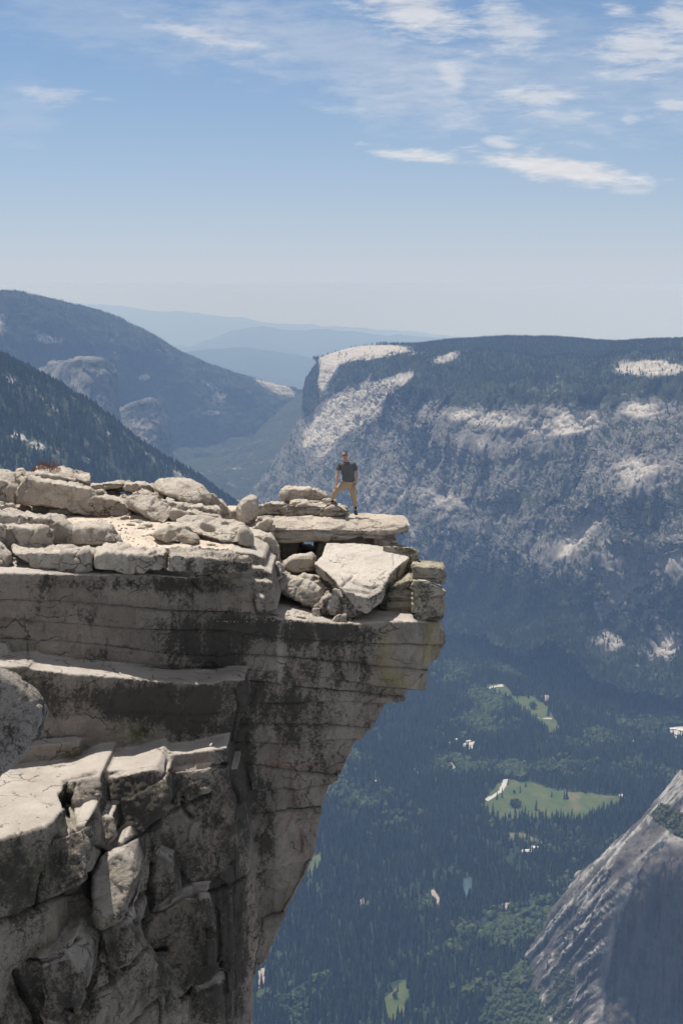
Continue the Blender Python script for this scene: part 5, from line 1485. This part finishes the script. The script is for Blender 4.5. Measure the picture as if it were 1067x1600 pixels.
for k in range(26):
    a = k * .73; t = Vector((math.cos(a) * .32, math.sin(a) * .22, .16 + .1 * math.sin(k)))
    d_ = t.normalized()
    mt_ = Matrix.Translation(t / 2) @ d_.to_track_quat('Z', 'Y').to_matrix().to_4x4()
    bmesh.ops.create_cone(bm, segments=4, radius1=.007, radius2=.003, depth=t.length, matrix=mt_)
bm_object("stem", bm, M_bark, sh)
# ================================================================== the person
def skin_mesh(name, chains, mat, parent=None, subd=2, loc=(0, 0, 0), root=0):
    """chains: list of (list of (x,y,z,rx,ry), parent vertex index or None); joined where the parent is given"""
    me = bpy.data.meshes.new(name)
    vs = []; es = []; rs = []
    for pts, par in chains:
        prev = par
        for (x, y, z, rx, ry) in pts:
            vs.append((x, y, z)); rs.append((rx, ry)); i = len(vs) - 1
            if prev is not None: es.append((prev, i))
            prev = i
    me.from_pydata(vs, es, [])
    o = bpy.data.objects.new(name, me); col.objects.link(o)
    md = o.modifiers.new("s", 'SKIN'); md.use_smooth_shade = True
    sv = me.skin_vertices[0].data if me.skin_vertices else None
    if sv is None:
        bm = bmesh.new(); bm.from_mesh(me); bm.verts.layers.skin.verify(); bm.to_mesh(me); bm.free()
        sv = me.skin_vertices[0].data
    for i, r_ in enumerate(rs):
        sv[i].radius = (r_[0], r_[1]); sv[i].use_root = (i == root)
    ss = o.modifiers.new("u", 'SUBSURF'); ss.levels = subd; ss.render_levels = subd
    dg = bpy.context.evaluated_depsgraph_get(); dg.update()
    m2 = bpy.data.meshes.new_from_object(o.evaluated_get(dg))
    bpy.data.objects.remove(o)
    m2.name = name; m2.materials.clear(); m2.materials.append(mat); m2.shade_smooth()
    o = bpy.data.objects.new(name, m2); col.objects.link(o); o.location = loc
    if parent: o.parent = parent
    return o

def cloth(name, c1, c2, s=30):
    m = NT(name)
    v = m.n('ShaderNodeTexCoord').outputs['Object']
    n_ = m.noise(v, s, 4, .6)
    c = m.mix(m.step(n_, .35, .7), c1, c2)
    return m.bsdf(c, .9, m.bump(m.noise(v, 9, 4, .6), .03, .6), .15)
M_skin = cloth("skin", (0.44, 0.26, 0.19), (0.38, 0.21, 0.15))
M_shirt = cloth("shirt_cloth", (0.115, 0.118, 0.12), (0.085, 0.088, 0.09))
M_trou = cloth("trouser_cloth", (0.40, 0.31, 0.20), (0.33, 0.25, 0.16))
M_sock = cloth("sock_cloth", (0.025, 0.028, 0.05), (0.02, 0.022, 0.04))
M_boot = cloth("boot_leather", (0.10, 0.085, 0.07), (0.07, 0.06, 0.05))
M_boot2 = cloth("boot_suede", (0.30, 0.20, 0.14), (0.12, 0.09, 0.07), 14)
M_hair = cloth("dark_hair", (0.06, 0.04, 0.03), (0.04, 0.028, 0.02), 60)
M_dark = NT("dark_plastic").bsdf((0.012, 0.012, 0.014), .25, None, .5)
K = 38.4 / .986 / F                                # metres per photo pixel at the person
foot = W(555, 803.6, 38.35)
B0 = Vector((float(W(545, 803.6, 38.35)[0]), 38.35, float(foot[2])))
def L(px, py, dy=0.0):                             # body-local point from the photo outline
    return ((px - 545) * K, dy, (803.6 - py) * K * 1.012)
def c5(px, py, dy, rx, ry=None):
    x, y, z = L(px, py, dy); return (x, y, z, rx, ry or rx)

# one continuous body: pelvis - spine - neck - head, arms with hands, legs
hipL = (538.5, 753); hipR = (549.5, 753)
chains = [
    ([c5(544, 752, 0, .13, .10), c5(544, 742, 0, .12, .09), c5(543, 733, .0, .13, .095), c5(541.8, 726.5, .02, .11, .085), c5(540.5, 720.5, .0, .055, .055), c5(539.6, 717, -.02, .058, .065), c5(538.8, 713, -.03, .078, .09), c5(538.7, 709, -.02, .074, .092), c5(539.0, 706.7, -.01, .045, .06)], None),   # 0..8
    # image-left arm (his right), bent slightly, hand on thigh
    ([c5(531.3, 724.8, .02, .06), c5(528.8, 732, -.01, .05), c5(527.4, 740, -.05, .042), c5(526.2, 749, -.12, .036), c5(525.3, 757, -.17, .026)], 3),   # 9..13
    ([c5(524.9, 760, -.19, .042, .018)], 13),            # palm 14
    # image-right arm (his left), hanging, hand at thigh
    ([c5(552.3, 724.8, .02, .06), c5(555.4, 732, .0, .05), c5(556.8, 740.5, .0, .042), c5(556.2, 749, -.06, .036), c5(554.6, 756.5, -.12, .026)], 3),     # 15..19
    ([c5(553.8, 759.5, -.14, .042, .018)], 19),          # palm 20
    # legs
    ([c5(538.5, 754.5, -.01, .095), c5(529.5, 762, -.06, .085), c5(522.3, 769, -.08, .065), c5(520.5, 776, .02, .055), c5(519.0, 783.5, .12, .04), c5(518.0, 788.5, .13, .045)], 0),
    ([c5(549.3, 755.5, .0, .095), c5(550.5, 766, .0, .08), c5(552.2, 776, -.02, .062), c5(553.6, 786, .02, .055), c5(555.0, 796, .05, .04), c5(555.4, 801, .05, .045)], 0),
]
nxt = 33
# fingers: five chains from each palm
def hand(palm, px, py, dy, sgn):
    for k in range(4):
        off = (k - 1.5) * 1.05
        ln = (2.6, 3.2, 3.4, 2.9)[k]
        chains.append(([c5(px + off, py + 1.3, dy - .012, .0105), c5(px + off * 1.15, py + 1.3 + ln * .55, dy - .02, .0095), c5(px + off * 1.2 - sgn * .1, py + 1.3 + ln, dy - .004, .008)], palm))
    chains.append(([c5(px + sgn * 2.0, py - .3, dy - .03, .011), c5(px + sgn * 2.9, py + 1.5, dy - .045, .0095)], palm))
hand(14, 524.9, 760.4, -.19, 1)
hand(20, 553.8, 760, -.14, -1)
person = skin_mesh("person", chains, M_skin, None, 2, B0)
tag(person, "person in grey t-shirt, tan trousers and sunglasses standing wide-legged on the summit slab", "person")
# face: nose, ears, jaw as small volumes merged visually into the head
def ellip(name, p, s, mat, sub=2, rot=None):
    bm = bmesh.new(); bmesh.ops.create_icosphere(bm, subdivisions=sub, radius=1)
    m_ = Matrix.Diagonal((*s, 1))
    bmesh.ops.transform(bm, matrix=m_, verts=bm.verts)
    o = bm_object(name, bm, mat, person, p)
    if rot: o.rotation_euler = rot
    return o
hx, hy, hz_ = L(538.7, 712.3, -.03)
ellip("nose", (hx - .006, hy - .088, hz_ - .005), (.014, .02, .026), M_skin)
ellip("mouth", (hx - .006, hy - .078, hz_ - .048), (.026, .01, .007), cloth("lip_skin", (.30, .14, .12), (.27, .12, .1)))
for sx in (-1, 1): ellip("ear", (hx + sx * .078, hy + .01, hz_ + .005), (.014, .024, .032), M_skin)
# short dark hair over the crown
bm = bmesh.new(); bmesh.ops.create_uvsphere(bm, u_segments=24, v_segments=16, radius=1)
for v in bm.verts[:]:
    x, y, z = v.co
    v.co = (x * .082, y * .098 + .012, z * .105)
dead = [v for v in bm.verts if v.co.z < .045 + .5 * min(0, -(v.co.y + .02)) * 1.3 - (.05 if v.co.y > .02 else 0) or (v.co.y < -.06 and v.co.z < .07)]
bmesh.ops.delete(bm, geom=dead, context='VERTS')
bm_object("hair", bm, M_hair, person, (hx, hy + .012, hz_ + .018))
g_ = bpy.data.objects.new("sunglasses", None)
bm = bmesh.new()
for sx in (-1, 1):
    m_ = Matrix.Translation((sx * .033, -.093, .012)) @ Matrix.Rotation(sx * .18, 4, 'Z') @ Matrix.Diagonal((.029, .007, .019, 1))
    bmesh.ops.create_icosphere(bm, subdivisions=2, radius=1, matrix=m_)
    box_bm(bm, sx * .075, -.045, .018, .005, .085, .007)
box_bm(bm, 0, -.094, .018, .02, .006, .006)
bm_object("sunglasses", bm, M_dark, person, (hx - .004, hy, hz_ + .012))

# clothing follows the body
shirt = skin_mesh("shirt", [
    ([c5(544.6, 754, 0, .18, .14), c5(544.6, 750.5, 0, .195, .15), c5(544.2, 745, 0, .19, .14), c5(543.6, 738, 0, .20, .142), c5(542.6, 730.5, .0, .215, .15), c5(541.6, 725.5, .02, .17, .12), c5(541.0, 722.2, .01, .09, .08)], None),
    ([c5(531.2, 725.3, .02, .078), c5(529.1, 731, -.0, .074), c5(527.9, 736.3, -.03, .072)], 5),
    ([c5(552.4, 725.3, .02, .078), c5(555.1, 731, .0, .074), c5(556.4, 736.3, .0, .072)], 5)], M_shirt, person, 2)
trou = skin_mesh("trousers", [
    ([c5(544.3, 749, 0, .16, .12), c5(544, 753.5, 0, .165, .125)], None),
    ([c5(538.0, 757.0, -.01, .115), c5(529.8, 763, -.06, .105), c5(523.6, 768.6, -.08, .090), c5(521.4, 775, .0, .078), c5(519.8, 780.3, .08, .066)], 1),
    ([c5(549.6, 758, .0, .115), c5(551.3, 767, .0, .100), c5(552.4, 776, -.02, .086), c5(553.5, 784, .01, .078), c5(554.6, 789.6, .03, .064)], 1)], M_trou, person, 2)
skin_mesh("sock", [([c5(519.7, 780, .085, .047), c5(519.2, 783.5, .11, .047), c5(518.6, 786.5, .12, .050)], None)], M_sock, person, 1)
skin_mesh("sock", [([c5(554.6, 789, .03, .047), c5(555.0, 793, .04, .047), c5(555.2, 797, .05, .050)], None)], M_sock, person, 1)
def boot(px, py, dy, tx, ty, mat, h=3.0):
    x, y, z = L(px, py, dy)
    o = skin_mesh("boot", [([(x, y, z + .13, .05, .05), (x, y + .005, z + .085, .056, .058), (x, y + .02, z + .045, .05, .045)], None),
                       ([(x + tx * .10, y + ty * .10, z + .052, .052, .045), (x + tx * .20, y + ty * .20, z + .036, .045, .034)], 2)], mat, person, 2)
    bm = bmesh.new()
    a = math.atan2(ty, tx)
    m_ = Matrix.Translation((x + tx * .085, y + ty * .085 + .005, z + .006)) @ Matrix.Rotation(a, 4, 'Z') @ Matrix.Diagonal((.17, .054, .014, 1))
    bmesh.ops.create_icosphere(bm, subdivisions=3, radius=1, matrix=m_)
    bm_object("sole", bm, M_dark, o)
    return o
boot(518.6, 791.6, .13, -.75, -.66, M_boot2)
boot(555.2, 803.4, .05, .15, -.98, M_boot)
# belt and wristwatch
bm = bmesh.new()
x, y, z = L(544.2, 749.7)
x, y, z = L(554.8, 755.3, -.115)
bmesh.ops.create_cone(bm, segments=16, radius1=.031, radius2=.031, depth=.02)
o = bm_object("wristwatch", bm, M_dark, person, (x, y, z)); o.rotation_euler = (.5, 0, 0)
# ================================================================== sky, sun, air
SUN_EL, SUN_AZ = 71.0, -48.0        # azimuth from the view direction, negative = left
s = Vector((math.sin(rad(SUN_AZ)) * math.cos(rad(SUN_EL)), math.cos(rad(SUN_AZ)) * math.cos(rad(SUN_EL)), math.sin(rad(SUN_EL))))
sl_ = bpy.data.lights.new("sun", 'SUN'); sl_.energy = SUN_E; sl_.angle = rad(.53); sl_.color = (1, .955, .89)
so = bpy.data.objects.new("sun", sl_); col.objects.link(so)
so.rotation_euler = s.to_track_quat('Z', 'Y').to_euler(); so.location = (0, 0, 500)

w = NT("World", world=True); scene.world = w.m
gen = w.n('ShaderNodeTexCoord').outputs['Generated']
up = w.n('ShaderNodeVectorMath', operation='ADD'); w.set(up.inputs[0], gen); up.inputs[1].default_value = (0, 0, 0.05)
nrmz = w.n('ShaderNodeVectorMath', operation='NORMALIZE'); w.set(nrmz.inputs[0], up.outputs[0])
sky = w.n('ShaderNodeTexSky'); sky.sky_type = 'NISHITA'; sky.sun_disc = False
sky.sun_elevation = rad(SUN_EL); sky.sun_rotation = rad(SUN_AZ)
sky.altitude = 1500; sky.air_density = 1.0; sky.dust_density = 1.6; sky.ozone_density = 1.5
w.set(sky.inputs[0], nrmz.outputs[0])
sep = w.n('ShaderNodeSeparateXYZ'); w.set(sep.inputs[0], gen)
yy = w.math('MAXIMUM', sep.outputs[1], .05)
A_ = w.math('DIVIDE', sep.outputs[0], yy); B_ = w.math('DIVIDE', sep.outputs[2], yy)
comb = w.n('ShaderNodeCombineXYZ'); w.set(comb.inputs[0], A_); w.set(comb.inputs[1], w.math('MULTIPLY', B_, 4.2))
vec = comb.outputs[0]
n1 = w.noise(vec, 9, 9, .62, .3)
n2 = w.noise(vec, 30, 7, .65, .2)
def ab(px, py):
    u = (800 - py) / F; Y = CP + SP * u
    return (px - 533.5) / F / Y, (-SP + CP * u) / Y
def cloud(px, py, hl, hw, ang, st, hard=1.0):
    a0, b0 = ab(px, py)
    c, sn = math.cos(rad(ang)), math.sin(rad(ang))
    dx = w.math('MULTIPLY', w.math('SUBTRACT', A_, a0), F); dy = w.math('MULTIPLY', w.math('SUBTRACT', B_, b0), -F * .97)
    a = w.math('ADD', w.math('MULTIPLY', dx, c / hl), w.math('MULTIPLY', dy, sn / hl))
    b = w.math('ADD', w.math('MULTIPLY', dx, -sn / hw), w.math('MULTIPLY', dy, c / hw))
    r = w.math('SQRT', w.math('ADD', w.math('MULTIPLY', a, a), w.math('MULTIPLY', b, b)))
    # ragged edge from the noises
    e = w.math('ADD', r, w.math('MULTIPLY', w.math('SUBTRACT', n1, .5), -1.5 * hard))
    e = w.math('ADD', e, w.math('MULTIPLY', w.math('SUBTRACT', n2, .5), -2.4 * hard))
    m = w.step(e, 1.2, 0.15)
    return w.math('MULTIPLY', m, st)
cl = [(310, 52, 105, 12, 13, .55), (88, 150, 58, 15, 3, .45), (160, 155, 45, 4, 2, .2), (655, 18, 90, 38, 14, .85), (800, 45, 70, 34, 28, .6),
      (1000, 80, 95, 40, 0, .7), (1060, 25, 60, 28, 10, .7), (965, 14, 35, 12, 5, .6), (850, 150, 80, 15, -3, .65), (875, 178, 75, 7, 0, .4),
      (872, 264, 140, 20, 10, 1.0), (780, 224, 30, 12, 12, .6), (655, 243, 85, 11, 7, .9), (985, 296, 40, 9, 2, .5), (708, 120, 28, 17, 32, .5), (1048, 165, 30, 9, 6, .6), (985, 185, 15, 10, 0, .35), (1070, 150, 60, 60, 0, .15)]
tot = None
for k in cl:
    m_ = cloud(*k)
    tot = m_ if tot is None else w.math('MAXIMUM', tot, m_)
for k in [(560, 95, 330, 75, 14, .30, .7), (180, 30, 260, 60, 10, .20, .7), (900, 110, 260, 120, 0, .20, .8), (640, 160, 120, 60, 10, .16, .8), (30, 170, 70, 60, 0, .14, .7)]:
    m_ = cloud(*k)
    tot = w.math('ADD', tot, w.math('MULTIPLY', w.math('SUBTRACT', 1.0, tot, clamp=True), m_), clamp=True)
tex = w.math('ADD', .72, w.math('MULTIPLY', n2, .5))
cl_col = w.n('ShaderNodeVectorMath', operation='SCALE'); cl_col.inputs[0].default_value = tuple(CLOUD * k_ / (SKY_S * 2 ** EXPO) for k_ in (.96, .98, 1.03)); w.set(cl_col.inputs[3], tex)
unit = 1.0 / (SKY_S * 2 ** EXPO)
hz_f = w.math('POWER', 2.718, w.math('MULTIPLY', w.math('MAXIMUM', w.math('ADD', B_, -.012), 0.0), -11.0))
bright = w.n('ShaderNodeVectorMath', operation='MULTIPLY'); w.set(bright.inputs[0], sky.outputs[0]); bright.inputs[1].default_value = (0.90, 1.14, 1.28)
base_sky = bright.outputs[0]
base_sky = w.mix(w.math('MULTIPLY', w.step(B_, .24, .6), .42), base_sky, (.80 * unit, .76 * unit, .71 * unit))     # added white veil, out of view overhead and behind, to brighten the shade
base_sky = w.mix(w.math('MULTIPLY', hz_f, .97), base_sky, (HORIZ[0] * unit, HORIZ[1] * unit, HORIZ[2] * unit))
skyc = w.mix(tot, base_sky, cl_col.outputs[0])
bg = w.n('ShaderNodeBackground'); w.set(bg.inputs[0], skyc); bg.inputs[1].default_value = SKY_S
wo = w.n('ShaderNodeOutputWorld'); w.t.links.new(bg.outputs[0], wo.inputs['Surface'])

# the air: one even box of haze, sky wholly outside
bm = bmesh.new()
x0, x1, y0, y1, z0, z1 = -46000, 46000, -300, 82000, -3600, 12
box_bm(bm, (x0 + x1) / 2, (y0 + y1) / 2, (z0 + z1) / 2, x1 - x0, y1 - y0, z1 - z0)
hz = bm_object("haze", bm, None, smooth=False)
tag(hz, None, None, None, 'stuff')
hm = bpy.data.materials.new("haze_air"); hm.use_nodes = True; hm.node_tree.nodes.clear()
pv = hm.node_tree.nodes.new('ShaderNodeVolumePrincipled'); ho = hm.node_tree.nodes.new('ShaderNodeOutputMaterial')
hm.node_tree.links.new(pv.outputs[0], ho.inputs['Volume'])
pv.inputs['Color'].default_value = (*HAZE_C, 1)
pv.inputs['Absorption Color'].default_value = (.80, .78, 1, 1)
pv.inputs['Density'].default_value = HAZE_D
pv.inputs['Anisotropy'].default_value = -.30
hm.cycles.homogeneous_volume = True
hz.data.materials.append(hm)

vs = scene.view_settings
vs.view_transform = 'Standard'; vs.look = 'None'; vs.exposure = EXPO; vs.gamma = 1; vs.use_curve_mapping = False
cy = scene.cycles
cy.use_denoising = True
cy.max_bounces = 6; cy.diffuse_bounces = 3; cy.volume_bounces = 0
cy.use_adaptive_sampling = True; cy.adaptive_threshold = 0.02
scene.render.use_persistent_data = False
